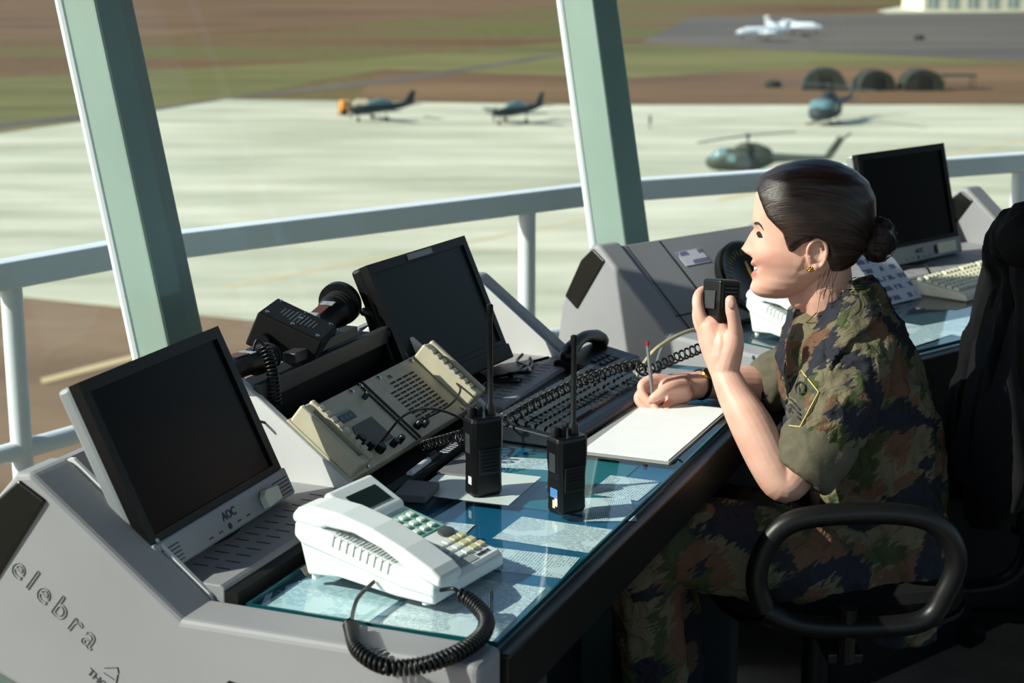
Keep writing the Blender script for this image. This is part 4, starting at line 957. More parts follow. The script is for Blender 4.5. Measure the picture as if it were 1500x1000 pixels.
MB().tube(tp, [.0012, .0024] + [.0042] * 9 + [.0024, .0012], 8, INVP, upv=(0, 0, 1)).out('teeth', mat('tooth_white', (236, 228, 216), .3), per, True)
# hair: the skull again, a little larger, inside the side-view hairline
def loc_px(px, py): return ((1190 - px) / 840, (340 - py) / 838)
HL = [loc_px(*p) for p in ((1070, 258), (1100, 270), (1112, 296), (1124, 317), (1146, 336), (1152, 352), (1158, 364), (1166, 362), (1178, 349), (1194, 342), (1207, 349), (1213, 372), (1222, 392), (1240, 404), (1262, 404), (1320, 390), (1320, 150), (1070, 150))]
def inside(x, y):
    c = False; j = len(HL) - 1
    for i in range(len(HL)):
        if (HL[i][1] > y) != (HL[j][1] > y) and x < (HL[j][0] - HL[i][0]) * (y - HL[i][1]) / (HL[j][1] - HL[i][1]) + HL[i][0]: c = not c
        j = i
    return c
def sdist(x, y):
    d = 9
    for a, b in zip(HL, HL[1:] + HL[:1]):
        vx, vy = b[0] - a[0], b[1] - a[1]; t = max(0, min(1, ((x - a[0]) * vx + (y - a[1]) * vy) / (vx * vx + vy * vy + 1e-12)))
        d = min(d, math.hypot(x - a[0] - t * vx, y - a[1] - t * vy))
    return d if inside(x, y) else -d
BUNC = Vector((-.108, .0, -.006)); rings = []; strand = []
zs2 = [-.108 + .236 * i / 80 for i in range(81)]
for z in zs2:
    rg = []
    for k in range(120):
        t = 2 * math.pi * k / 120; zz = max(-.118, min(.1168, z * .985))
        p0 = head_pt(zz, t, .0011); sdv = sdist(p0.x, p0.z)
        k_ = max(0, min(1, (sdv + .003) / .014)); k_ = k_ * k_ * (3 - 2 * k_)
        d = Vector((p0.x, p0.y * 1.1, max(0, p0.z - .02))).normalized()
        ridge = .0012 * noise.noise(Vector((math.atan2(p0.y, p0.z + .02) * 7, p0.x * 8, 0))) * k_
        p = p0 + d * (-.0055 + .0175 * k_ + ridge); rg.append(p)
        q = p - BUNC; strand.append((math.atan2(q.y, q.z + .02) * .35, q.length, q.x * .3))
    rings.append(rg)
hb = MB().loft(rings, INVP @ HF); ho = hb.out('hair', HAIR, per, True, sharp=None)
at_ = ho.data.attributes.new('strand', 'FLOAT_VECTOR', 'POINT'); at_.data.foreach_set('vector', [c for s_ in strand for c in s_])
# bun: wound tubes of hair under a net
bn = MB(); stv = []
for i in range(41):
    ph = math.pi * i / 40 - math.pi / 2
    for k in range(64):
        t = 2 * math.pi * k / 64; rr = .0355 * (1 + .07 * math.sin(3 * t + 5 * ph) + .05 * noise.noise(Vector((math.cos(t) * 3, math.sin(t) * 3, ph * 3))))
        p = Vector((-.113 - rr * .85 * math.cos(ph) * math.cos(t) * -1, rr * math.cos(ph) * math.sin(t) * 1.0, -.006 + rr * 1.05 * math.sin(ph)))
        bn.v.append(tuple(INVP @ HF @ p)); stv.append((ph * 1.2 + t * .5, t * .15, 0))
for i in range(40):
    for k in range(64): bn.f.append((i * 64 + k, i * 64 + (k + 1) % 64, (i + 1) * 64 + (k + 1) % 64, (i + 1) * 64 + k))
bo2 = bn.out('hair_bun', HAIR, per, True, sharp=None); at_ = bo2.data.attributes.new('strand', 'FLOAT_VECTOR', 'POINT'); at_.data.foreach_set('vector', [c for s_ in stv for c in s_])
nb = MB()
for k in range(9):
    a0 = k * 20
    nb.tube([HF @ Vector((-.113 + .0335 * math.cos(R(b)) * math.cos(R(a0)), .038 * math.cos(R(b)) * math.sin(R(a0)) + .0 , -.006 + .040 * math.sin(R(b)))) for b in range(0, 361, 20)], .0005, 4, INVP, caps=False)
for b in range(-60, 61, 20): nb.tube([HF @ Vector((-.113 + .0345 * math.cos(R(b)) * math.cos(R(a0)), .039 * math.cos(R(b)) * math.sin(R(a0)), -.006 + .041 * math.sin(R(b)))) for a0 in range(0, 361, 20)], .0005, 4, INVP, caps=False)
nb.out('hair_net', DARK, per)
wi = MB(); random.seed(11)
for k in range(11):
    y0 = .050 + random.uniform(-.008, .006); x0 = -.022 - random.random() * .030; z0 = -.058 + random.uniform(-.01, .008)
    wi.tube([HF @ Vector(p) for p in spline([(x0, y0 + .006, z0 + .02), (x0 + .006, y0 + .004, z0 - .01), (x0 + .010 + random.uniform(-.008, .012), y0 - .004 + random.uniform(0, .004), z0 - .030 - random.random() * .045)], 4)], .00035, 4, INVP)
wi.out('loose_strands', HAIR, per)
GOLD = mat('gold', (190, 150, 80), .3, metal=1)
eg = MB(); ec = Vector((-.0005, .0775, -.0515))
for k in range(5): eg.ell((ec.x + .0035 * math.cos(k * 1.257), ec.y, ec.z + .0035 * math.sin(k * 1.257)), (.0024, .0016, .0024), 8, 6, INVP @ HF)
eg.ell(tuple(ec), (.002, .002, .002), 8, 6, INVP @ HF); eg.out('earring', GOLD, per, True)
nf = atY(1070.5, 445, 2.834 - .0104)
MB().ell((0, 0, 0), (.0062, .0016, .0085), 12, 8, INVP @ T(*nf) @ Rz(-8) @ Rx(-6)).out('thumb_nail', mat('nail', (226, 170, 158), .3), per, True)
# necklace
MB().tube([atY(x, y, Y) for x, y, Y in ((1196, 458, 2.905), (1184, 470, 2.915), (1176, 476, 2.935))], .0012, 5, INVP).out('necklace', GOLD, per)

# shirt
def torso_rings():
    rings = []
    for py, x0, x1, hy, Yc in ((900, 1222, 1366, .150, 3.0), (850, 1206, 1374, .168, 3.0), (790, 1200, 1375, .166, 3.0), (730, 1192, 1377, .158, 3.0), (680, 1180, 1374, .152, 3.0), (620, 1162, 1364, .152, 3.0), (570, 1150, 1352, .156, 3.0), (530, 1146, 1340, .160, 3.0),
                           (500, 1150, 1330, .158, 2.99), (475, 1160, 1318, .138, 2.985), (452, 1172, 1304, .105, 2.98), (432, 1188, 1290, .076, 2.97), (418, 1200, 1280, .062, 2.965)):
        a, b = atY(x0, py, Yc), atY(x1, py, Yc); c = (a + b) / 2; ax = (b.x - a.x) / 2; rg = []
        for k in range(40):
            t = 2 * math.pi * k / 40; e = 2 / 2.5
            rg.append(Vector((c.x + ax * math.copysign(abs(math.cos(t)) ** e, math.cos(t)), Yc + hy * math.copysign(abs(math.sin(t)) ** e, math.sin(t)), c.z)))
        rings.append(rg)
    return rings
def wrinkle(me, amp, sc, seed, stretch=(1, 1, .5)):
    me.update(); nr = [v.normal.copy() for v in me.vertices]
    for v, n_ in zip(me.vertices, nr):
        p = v.co; q = Vector((p.x * sc * stretch[0] + seed, p.y * sc * stretch[1], p.z * sc * stretch[2]))
        w1 = noise.noise(q + Vector((noise.noise(q * .7) * 1.5, 0, noise.noise(q * .7 + Vector((9, 9, 9))) * 1.5)))
        w2 = 1 - abs(noise.noise(q * 1.7 + Vector((31, 7, 3)))) * 2.2
        v.co = p + n_ * amp * (w1 * .8 + max(0, w2) * .7 - .3)
    me.update()
shirt = MB(); shirt.loft(torso_rings())
shirt.limb([V4(1258, 508, 2.895, .074), V4(1240, 555, 2.845, .080), V4(1218, 604, 2.810, .076), V4(1203, 632, 2.797, .066)], 6, 24)
shirt.limb([V4(1236, 508, 3.10, .072), V4(1190, 535, 3.15, .066), V4(1150, 552, 3.165, .058), V4(1136, 560, 3.16, .052)], 6, 20)
shirt.limb([V4(1345, 560, 3.0, .03), V4(1352, 640, 2.96, .03), V4(1358, 720, 2.95, .028)], 4, 12)
sme = remesh(shirt, .0055, 6, .5); wrinkle(sme, .0120, 10, 2.3, (1, 1, .8)); wrinkle(sme, .0055, 24, 5.7, (1.2, 1, .6)); wrinkle(sme, .002, 55, 1.7)
sb_ = BVHTree.FromPolygons([v.co.copy() for v in sme.vertices], [tuple(p.vertices) for p in sme.polygons])
mesh_child('shirt', sme, CAMO, per, INVP)
OLIVE = mat('olive_cloth', (92, 86, 70), .9, var=.2, scale=60, bump=.3, bscale=300)
cf = MB().tube([V4(*q)[:3] for q in ((1214, 622, 2.803, 0), (1204, 640, 2.795, 0), (1190, 662, 2.786, 0), (1173, 688, 2.777, 0), (1167, 697, 2.774, 0))], [.060, .069, .0690, .0640, .060], 30); cme = remesh(cf, .005, 3); wrinkle(cme, .0045, 18, 9.1)
mesh_child('rolled_cuff', cme, OLIVE, per, INVP)
cf = MB().limb([V4(1150, 552, 3.163, .060), V4(1134, 560, 3.16, .058)], 4, 24); cme = remesh(cf, .005, 4); wrinkle(cme, .003, 18, 4.1)
mesh_child('rolled_cuff', cme, OLIVE, per, INVP)
# collar: folded band round the neck, open at the front
def collar(name, lo, hi, th):
    A_ = [atY(*p) for p in spline(lo, 6)]; B_ = [atY(*p) for p in spline(hi, 6)]; rings = []
    for a, b in zip(A_, B_):
        n_ = Vector((0, -1, .3)).normalized() if False else None
        cen = atY(1222, 470, 2.97); o_ = ((a + b) / 2 - cen); o_.z = 0; o_ = o_.normalized() * th
        rings.append([a, a + o_, (a + b) / 2 + o_ * 1.6, b + o_, b, (a + b) / 2])
    me = MB().loft(rings); r_ = remesh(me, .004, 2); wrinkle(r_, .002, 30, 3.3); return mesh_child(name, r_, CAMO, per, INVP)
collar('collar', [(1300, 445, 3.02), (1270, 462, 3.09), (1225, 480, 3.11), (1185, 500, 3.06), (1165, 540, 3.0)], [(1272, 402, 3.01), (1250, 410, 3.04), (1222, 430, 3.04), (1184, 462, 3.01), (1168, 490, 2.985)], .012)
# sleeve badge with yellow border, laid on the sleeve
def onshirt(px, py, lift=.002):
    r = _ray(px, py).normalized(); o_ = Vector((0, 0, 1.56)); h = sb_.ray_cast(o_, r)
    return h[0] - r * lift if h[0] is not None else atY(px, py, 2.75)
lo_ = [onshirt(x, y, .016) for x, y in spline([(1306, 452), (1284, 472), (1256, 494), (1228, 522), (1206, 556), (1192, 590)], 6)]
for _ in range(6): lo_ = [lo_[0]] + [(lo_[i - 1] + lo_[i] * 2 + lo_[i + 1]) / 4 for i in range(1, len(lo_) - 1)] + [lo_[-1]]
hi_ = [atY(*p) for p in spline([(1274, 398, 3.00), (1256, 402, 2.925), (1238, 418, 2.888), (1214, 454, 2.876), (1194, 498, 2.872), (1180, 534, 2.880)], 6)]
crings = []
for a, b in zip(lo_, hi_):
    q_ = Vector((0, .011, .003)); m_ = a.lerp(b, .6) + Vector((0, -.012, .006)); crings.append([a, m_, b, b + q_, m_ + q_, a + q_])
cme = remesh(MB().loft(crings), .0032, 4); wrinkle(cme, .0010, 20, 3.3); mesh_child('collar', cme, CAMO, per, INVP)
bp_ = [(1166, 551), (1191, 582), (1164, 633), (1148, 631), (1143, 612), (1148, 588)]
bp_ = [(x + 8, y - 8) for x, y in bp_]
def subdiv(P, n):
    out = []
    for (x0, y0), (x1, y1) in zip(P, P[1:] + P[:1]): out += [(x0 + (x1 - x0) * k / n, y0 + (y1 - y0) * k / n) for k in range(n)]
    return out
Pb = [onshirt(*p, .002) for p in subdiv(bp_, 4)]; cb3 = onshirt(1172, 588, .0025)
mbp = MB(); nP = len(Pb); mbp.add([cb3] + Pb + [p + Vector((0, .004, 0)) for p in Pb], [(0, i + 1, (i + 1) % nP + 1) for i in range(nP)] + [(i + 1, i + 1 + nP, (i + 1) % nP + 1 + nP, (i + 1) % nP + 1) for i in range(nP)], INVP)
bdg = mbp.out('sleeve_badge', mat('badge_cloth', (74, 70, 60), .9, var=.15, scale=80), per)
Y_ = mat('yellow_thread', (206, 186, 110), .7); Dk = mat('badge_dark', (34, 34, 38), .8)
MB().tube([onshirt(*p, .004) for p in subdiv(bp_[:4], 4)[:13]], .0011, 5, INVP).out('badge_border', Y_, bdg)
MB().tube([onshirt(1172 + 7 * math.cos(R(a)), 568 + 9 * math.sin(R(a)), .006) for a in range(0, 361, 24)], .0016, 5, INVP).out('badge_ring', Dk, bdg)
for k in range(3): MB().tube([onshirt(*p, .006) for p in ((1157, 584 + k * 8), (1164, 590 + k * 8), (1172, 600 + k * 7))], .0015, 5, INVP).out('badge_chevron', Dk, bdg)
# trousers and boots
tr_ = MB()
tr_.limb([V4(1290, 850, 2.94, .105), V4(1150, 815, 2.84, .092), V4(1030, 800, 2.78, .076), V4(966, 806, 2.765, .066), V4(946, 860, 2.775, .062), V4(955, 960, 2.80, .058), V4(965, 1120, 2.83, .055), V4(970, 1220, 2.84, .05)], 6, 24)
tr_.limb([V4(1290, 840, 3.07, .105), V4(1150, 790, 3.10, .090), V4(1040, 770, 3.12, .074), V4(982, 775, 3.12, .064), V4(970, 840, 3.13, .060), V4(985, 940, 3.14, .056), V4(990, 1090, 3.15, .05)], 6, 24)
tr_.ell(tuple(atY(1300, 820, 3.0)), (.13, .17, .11), 24, 16)
tme = remesh(tr_, .008, 5); wrinkle(tme, .010, 10, 7.9); wrinkle(tme, .004, 26, 1.9); mesh_child('trousers', tme, CAMO, per, INVP)
for xx, yy in ((.24, 2.835), (.29, 3.145)):
    b_ = MB().loft([[(xx + x * sx + ox, yy + y * sx, z) for x, y in ((-.15, -.02), (-.165, 0), (-.15, .02), (-.08, .046), (.0, .042), (.055, .036), (.075, 0), (.055, -.036), (0, -.042), (-.08, -.046))] for z, sx, ox in ((.0, 1, 0), (.03, 1, 0), (.06, .92, .01), (.085, .62, .03), (.20, .60, .02))]); b_.v = [tuple(INVP @ Vector(p)) for p in b_.v]; b_.out('boot', BLACK, per, True, bev=.006)
# wrist watch on the right arm
wf = frame2(Vector(V4(1024, 563, 3.085, 0)[:3]), (atY(1058, 561, 3.115) - atY(1024, 563, 3.085)), (0, 0, 1))
wt = thing('wrist_watch', 'dark metal wrist watch on the arm resting on the desk', 'watch', wf)
MB().tube([(0.004, .0275 * math.cos(R(a)), .0275 * math.sin(R(a))) for a in range(0, 361, 15)], .0055, 8, caps=False, flat=.5, upv=(0, 1, 0)).out('strap', mat('watch_dark', (36, 32, 28), .35, metal=.6), wt, True)
MB().lathe([(.012, 0), (.013, .003), (.011, .006), (0, .006)], 18).out('dial', GOLD, wt, True, M=frame((.004, -.016, .022), (1, 0, 0), (0, .8, .6), (0, -.6, .8)))
# pen in the writing hand
pa, pb = atY(958, 598, 3.012), atY(948, 500, 3.04)
pf = frame2(pa, pb - pa, (1, 0, 0)); pl_ = (pb - pa).length
pen = thing('ballpoint_pen', 'thin clear ballpoint pen with red cap end held in the writing hand', 'pen', pf)
MB().tube([(.012, 0, 0), (pl_ - .006, 0, 0)], .0034, 8).out('barrel', mat('clear_pen', (120, 124, 130), .2), pen, True)
MB().tube([(.0, 0, 0), (.012, 0, 0)], [.0008, .0032], 8).out('tip', CHROME, pen, True)
MB().tube([(pl_ - .008, 0, 0), (pl_, 0, 0)], .0044, 8).out('end_cap', mat('pen_red', (150, 40, 40), .4), pen, True)
# microphone in the raised hand and its coiled cord
mf = T(*atY(1056, 441, 2.888)) @ Rz(33) @ Ry(8) @ Rx(-6) @ Matrix.Scale(1.12, 4)
mic = thing('handheld_microphone', 'square black handheld microphone gripped in the raised hand', 'microphone', mf)
MB().loft([[(x * s, y * s, z) for x, y in ((-.021, -.021), (.021, -.021), (.021, .021), (-.021, .021))] for z, s in ((-.038, .62), (-.022, .92), (.0, 1), (.030, 1), (.034, .94))]).out('housing', BLACK, mic, bev=.003)
MB().bb(-.016, .016, -.0225, -.0205, -.010, .026).out('face_plate', BLACKM, mic, bev=.001)
for k in range(5): MB().bb(-.012, .012, -.0235, -.0222, -.004 + k * .006, -.0015 + k * .006).out('grille_bar', DKGREY, mic)
MB().bb(-.0235, -.0205, -.012, .012, -.012, .016).out('talk_bar', DKGREY, mic, bev=.001)
MB().tube([(0, 0, -.034), (0, 0, -.052)], [.007, .005], 10).out('strain_relief', BLACKM, mic, True)
C0 = FR @ Vector((.128, .055, .012))
path = [atY(648, 618, 2.72), atY(700, 612, 2.74), FA @ Vector((.70, .318, .765)), FA @ Vector((.86, .285, .785)), FA @ Vector((1.02, .255, .790)), FA @ Vector((1.20, .215, .785)), atY(945, 543, 3.10), atY(990, 524, 3.02), atY(1030, 508, 2.93)]
path[0] = FR @ Vector((.345, -.012, .030)); path[1] = FA @ Vector((.66, .335, .772))
tag(coil([tuple(p) for p in path], .0088, .0021, 46, 'microphone_cord', BLACK, None, per=9, lead=[[tuple(path[-1]), tuple(atY(1042, 500, 2.915)), tuple(atY(1050, 488, 2.90)), tuple(mf @ Vector((0, 0, -.05)))],
     [tuple(C0), tuple(FR @ Vector((.18, .062, .05))), tuple(FR @ Vector((.26, .048, .052))), tuple(FR @ Vector((.32, .01, .045))), tuple(path[0])]]), 'long black coiled microphone cord stretched over the keyboard', 'cord')
tag(coil([tuple(FR @ Vector(p)) for p in ((.20, .012, .02), (.28, -.002, .022), (.34, -.010, .02))], .0080, .0020, 12, 'coiled_lead', BLACK, None, per=9, lead=[[tuple(FR @ Vector((.27, .050, .018))), tuple(FR @ Vector((.36, .045, .03))), tuple(FR @ Vector((.43, .06, .03))), tuple(FR @ Vector((.455, .09, .02)))]]), 'short black coiled lead drooping along the lower edge of the beige radio', 'cord')
# ------------------------------------------------------------ office chair and jacket
CH = T(.572, 3.0, 0)
FAB = mat('black_upholstery', (14, 14, 15), .95, spec=.2, var=.15, scale=120, bump=.4, bscale=500)
def chair(label, M, group=None, back_h=1.09):
    c = thing('office_chair', label, 'chair', M)
    pl = [(.21 * math.copysign(abs(math.cos(t)) ** .55, math.cos(t)) + .01, .245 * math.copysign(abs(math.sin(t)) ** .55, math.sin(t))) for t in [2 * math.pi * k / 36 for k in range(36)]]
    pl = [(x * 1.08, y) for x, y in pl]
    MB().loft([[(x * .97, y * .97, .418) for x, y in pl], [(x, y, .43) for x, y in pl], [(x, y, .455) for x, y in pl], [(x * .94, y * .94, .468) for x, y in pl]]).out('seat', FAB, c, True)
    MB().loft([[(x * .95, y * .95, .400) for x, y in pl], [(x * 1.01, y * 1.01, .412) for x, y in pl], [(x * 1.01, y * 1.01, .420) for x, y in pl]]).out('seat_shell', BLACK, c, True)
    rings = []
    for z, hw, th in ((.56, .13, .02), (.60, .19, .03), (.72, .215, .036), (.90, .215, .036), (1.02, .195, .032), (back_h - .02, .15, .024)):
        xb = .325 + (z - .56) * .12
        rings.append([(xb + th * math.sin(2 * math.pi * k / 24) - .035 * math.cos(2 * math.pi * k / 24) ** 2, hw * math.cos(2 * math.pi * k / 24), z) for k in range(24)])
    MB().loft(rings).out('backrest', FAB, c, True, sharp=60)
    MB().tube(spline([(.10, 0, .39), (.34, 0, .40), (.39, 0, .50), (.375, 0, .68)], 6), .022, 10, flat=.5).out('back_support', BLACK, c, True)
    ring = [(-.165, .485), (-.180, .54), (-.164, .600), (-.122, .640), (-.03, .652), (.07, .648), (.128, .622), (.152, .570), (.138, .515), (.100, .462), (-.02, .452), (-.11, .460)]
    for s in (-1, 1):
        cp = spline([(x, s * .335, z) for x, z in ring] + [(ring[0][0], s * .335, ring[0][1])], 6)
        MB().tube(cp, .0185, 12, caps=False).out('armrest', mat('armrest_rubber', (16, 16, 17), .42, spec=.4), c, True)
        o = MB().bb(-.055, .005, s * .20, s * .335, .385, .405).out('arm_bracket', BLACK, c, bev=.004)
        MB().tube([(-.025, s * .33, .39), (-.025, s * .335, .488)], .016, 10).out('arm_bracket', BLACK, c, True)
    MB().lathe([(.055, .36), (.055, .40), (.0, .40)], 20).out('tilt_box', BLACK, c)
    MB().tube([(0, 0, .12), (0, 0, .37)], .026, 14).out('gas_column', BLACK, c, True)
    MB().lathe([(.045, .07), (.045, .12), (.03, .14)], 18).out('hub', BLACK, c, True)
    for k in range(5):
        an = R(72 * k + 200)
        MB().tube([(.03 * math.cos(an), .03 * math.sin(an), .115), (.30 * math.cos(an), .30 * math.sin(an), .080)], [.024, .015], 10).out('star_leg', BLACK, c, True)
        w_ = MB().tube([(.30 * math.cos(an), .30 * math.sin(an) - .018, .028), (.30 * math.cos(an), .30 * math.sin(an) + .018, .028)], .028, 14).out('caster', BLACKM, c, True)
    return c
chair('black office chair with loop armrests carrying the seated person', CH @ Rz(2) )
chair('black office chair partly out of view at the lower right', T(1.31, 3.50, 0) @ Rz(-49))
# jacket hung over the backrest
jk = MB()
jk.limb([V4(1505, 350, 2.80, .045), V4(1500, 345, 2.95, .05), V4(1478, 372, 3.15, .05)], 5, 16)
jk.limb([V4(1495, 380, 3.12, .05), V4(1478, 450, 3.16, .055), V4(1448, 540, 3.20, .060), V4(1418, 620, 3.22, .052), V4(1405, 700, 3.22, .040)], 6, 18)
jk.limb([V4(1510, 400, 3.05, .05), V4(1490, 520, 3.08, .058), V4(1462, 640, 3.12, .06), V4(1448, 740, 3.12, .045)], 6, 18)
jk.limb([V4(1520, 380, 2.90, .05), V4(1540, 560, 2.85, .05)], 6, 18)
jme = remesh(jk, .008, 8); wrinkle(jme, .016, 9, 4.4, (1.4, 1.4, .25)); wrinkle(jme, .005, 22, 8.4, (1.2, 1.2, .3))
jo = bpy.data.objects.new('jacket', jme); jme.materials.clear(); jme.materials.append(mat('black_jacket_cloth', (11, 11, 13), .9, spec=.15, var=.15, scale=40, bump=.2, bscale=300)); COL.objects.link(jo); tag(jo, 'black jacket hung over the back of the office chair', 'jacket')
# things on the floor below the desk
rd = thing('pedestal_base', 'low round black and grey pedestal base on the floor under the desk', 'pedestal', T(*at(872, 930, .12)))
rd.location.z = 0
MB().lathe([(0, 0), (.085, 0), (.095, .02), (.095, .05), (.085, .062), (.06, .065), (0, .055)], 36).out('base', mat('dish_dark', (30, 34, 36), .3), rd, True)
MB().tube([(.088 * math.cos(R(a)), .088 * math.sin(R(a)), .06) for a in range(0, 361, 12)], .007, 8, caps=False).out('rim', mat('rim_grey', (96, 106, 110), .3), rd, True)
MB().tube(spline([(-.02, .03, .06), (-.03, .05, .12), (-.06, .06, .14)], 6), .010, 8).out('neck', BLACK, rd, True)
p_ = at(775, 930, .25)
o = MB().bb(-.035, .035, -.03, .03, 0, .30).out('junction_box', mat('box_grey', (112, 118, 118), .6), M=T(p_.x, p_.y, 0), bev=.004); tag(o, 'small pale grey upright box on the floor under the desk', 'box')
# ------------------------------------------------------------ aircraft and camp on the airfield
ODG = mat('olive_airframe', (50, 57, 46), .6, var=.25, scale=.6); ODG2 = mat('dark_airframe', (44, 52, 54), .6, var=.2, scale=.5)
CANOPY = mat('canopy_glass', (96, 128, 130), .12); TYRE = mat('tyre', (24, 24, 24), .8); JETW = mat('white_airframe', (226, 232, 234), .35)
def oval(xc, w, h, zc, n=16, e=.72):
    sg = lambda q: math.copysign(abs(q) ** e, q)
    return [(xc, w * sg(math.cos(2 * math.pi * k / n)), zc + h * sg(math.sin(2 * math.pi * k / n))) for k in range(n)]
def helicopter(label, M, m):
    h = thing('helicopter', label, 'helicopter', M)          # nose along +x, origin below the mast
    MB().loft([oval(x, w, hh, z) for x, w, hh, z in ((4.1, .25, .25, 1.25), (3.8, .75, .55, 1.25), (3.2, 1.1, .85, 1.35), (2.2, 1.25, 1.1, 1.55), (.5, 1.3, 1.15, 1.6), (-1.0, 1.25, 1.1, 1.65), (-1.9, .8, .8, 1.75), (-2.6, .42, .5, 1.85))]).out('fuselage', m, h, True)
    MB().loft([oval(x, w, hh, z) for x, w, hh, z in ((3.75, .55, .2, 1.55), (3.3, 1.02, .55, 1.75), (2.6, 1.2, .62, 2.05), (1.9, 1.15, .5, 2.15))]).out('windscreen', CANOPY, h, True)
    for s in (-1, 1):
        MB().bb(.9, 1.7, s * 1.27 - .04, s * 1.27 + .04, 1.5, 2.2).out('door_window', CANOPY, h); MB().bb(-.6, .6, s * 1.30 - .03, s * 1.30 + .03, 1.0, 2.2).out('cabin_door', ODG2, h)
        MB().tube(spline([(3.2, s * 1.25, .35), (2.8, s * 1.25, .08), (0, s * 1.25, .06), (-1.4, s * 1.25, .06)], 5), .06, 8).out('skid', ODG2, h, True)
        for x in (1.8, -.6): MB().tube([(x, s * .6, .7), (x, s * 1.25, .08)], .05, 8).out('skid_strut', ODG2, h)
    MB().loft([oval(x, w, hh, z) for x, w, hh, z in ((1.2, .3, .2, 2.7), (.6, .6, .4, 2.85), (-.8, .6, .45, 2.85), (-2.0, .4, .3, 2.6), (-2.4, .2, .2, 2.4))]).out('engine_cowl', m, h, True)
    MB().loft([oval(x, w, hh, z) for x, w, hh, z in ((-2.2, .45, .5, 1.9), (-5, .3, .34, 2.0), (-8.0, .18, .22, 2.15))]).out('tail_boom', m, h, True)
    MB().prism([(-7.3, 2.1), (-8.2, 2.1), (-9.4, 4.1), (-8.7, 4.2)], -.08, .08, frame((0, 0, 0), (1, 0, 0), (0, 0, 1), (0, -1, 0))).out('tail_fin', m, h)
    MB().bb(-6.6, -5.9, -1.3, 1.3, 2.0, 2.08).out('stabilizer', m, h)
    MB().tube([(0, 0, 2.9), (0, 0, 4.0)], .10, 8).out('mast', ODG2, h, True); MB().lathe([(.25, 3.85), (.3, 4.0), (.2, 4.15)], 12).out('rotor_hub', ODG2, h, True)
    for a in (0, 180): MB().bb(.2, 7.2, -.26, .26, -.03, .03).out('rotor_blade', ODG2, h, M=T(0, 0, 4.0) @ Rz(a + 62) @ Ry(1.5))
    for a in (0, 180): MB().bb(.05, 1.25, -.03, .03, -.1, .1).out('tail_rotor_blade', ODG2, h, M=T(-9.0, .25, 3.8) @ Ry(a + 40))
    return h
def trainer(label, M):
    h = thing('aeroplane', label, 'aircraft', M, None)
    MB().loft([oval(x, w, hh, z) for x, w, hh, z in ((4.6, .1, .1, 1.5), (4.3, .32, .32, 1.5), (3.4, .45, .48, 1.5), (1.5, .52, .62, 1.55), (-.5, .48, .6, 1.6), (-3, .28, .4, 1.75), (-5.0, .10, .18, 1.95))]).out('fuselage', ODG2, h, True)
    MB().loft([oval(x, w, hh, z) for x, w, hh, z in ((2.2, .1, .1, 2.0), (1.5, .38, .45, 2.1), (.3, .42, .6, 2.2), (-.9, .35, .5, 2.2), (-1.9, .1, .12, 2.0))]).out('canopy', CANOPY, h, True)
    for s in (-1, 1):
        MB().loft([[(1.5, s * .3, 1.2), (-.4, s * .3, 1.2), (-.4, s * .3, 1.34), (1.5, s * .3, 1.34)], [(1.0, s * 5.2, 1.55), (-.1, s * 5.2, 1.55), (-.1, s * 5.2, 1.62), (1.0, s * 5.2, 1.62)]]).out('wing', ODG2, h)
        MB().loft([[(-3.7, s * .1, 1.95), (-4.8, s * .1, 1.95), (-4.8, s * .1, 2.05), (-3.7, s * .1, 2.05)], [(-4.1, s * 2.1, 1.98), (-4.8, s * 2.1, 1.98), (-4.8, s * 2.1, 2.04), (-4.1, s * 2.1, 2.04)]]).out('tailplane', ODG2, h)
        MB().tube([(.2, s * 1.8, 1.3), (.2, s * 1.8, .3)], .06, 8).out('gear_leg', ODG2, h); MB().tube([(.2, s * 1.8 - .1, .3), (.2, s * 1.8 + .1, .3)], .3, 14).out('wheel', TYRE, h, True)
    MB().tube([(3.3, 0, 1.2), (3.3, 0, .3)], .05, 8).out('gear_leg', ODG2, h); MB().tube([(3.3, -.08, .25), (3.3, .08, .25)], .25, 14).out('wheel', TYRE, h, True)
    MB().prism([(-3.3, 2.0), (-4.9, 2.0), (-5.2, 3.6), (-4.5, 3.6)], -.07, .07, frame((0, 0, 0), (1, 0, 0), (0, 0, 1), (0, -1, 0))).out('tail_fin', ODG2, h)
    for k in range(3): MB().bb(.05, 1.15, -.09, .09, -.03, .03).out('propeller_blade', TYRE, h, M=T(4.55, 0, 1.5) @ Ry(90) @ Rz(k * 120 + 20))
    return h
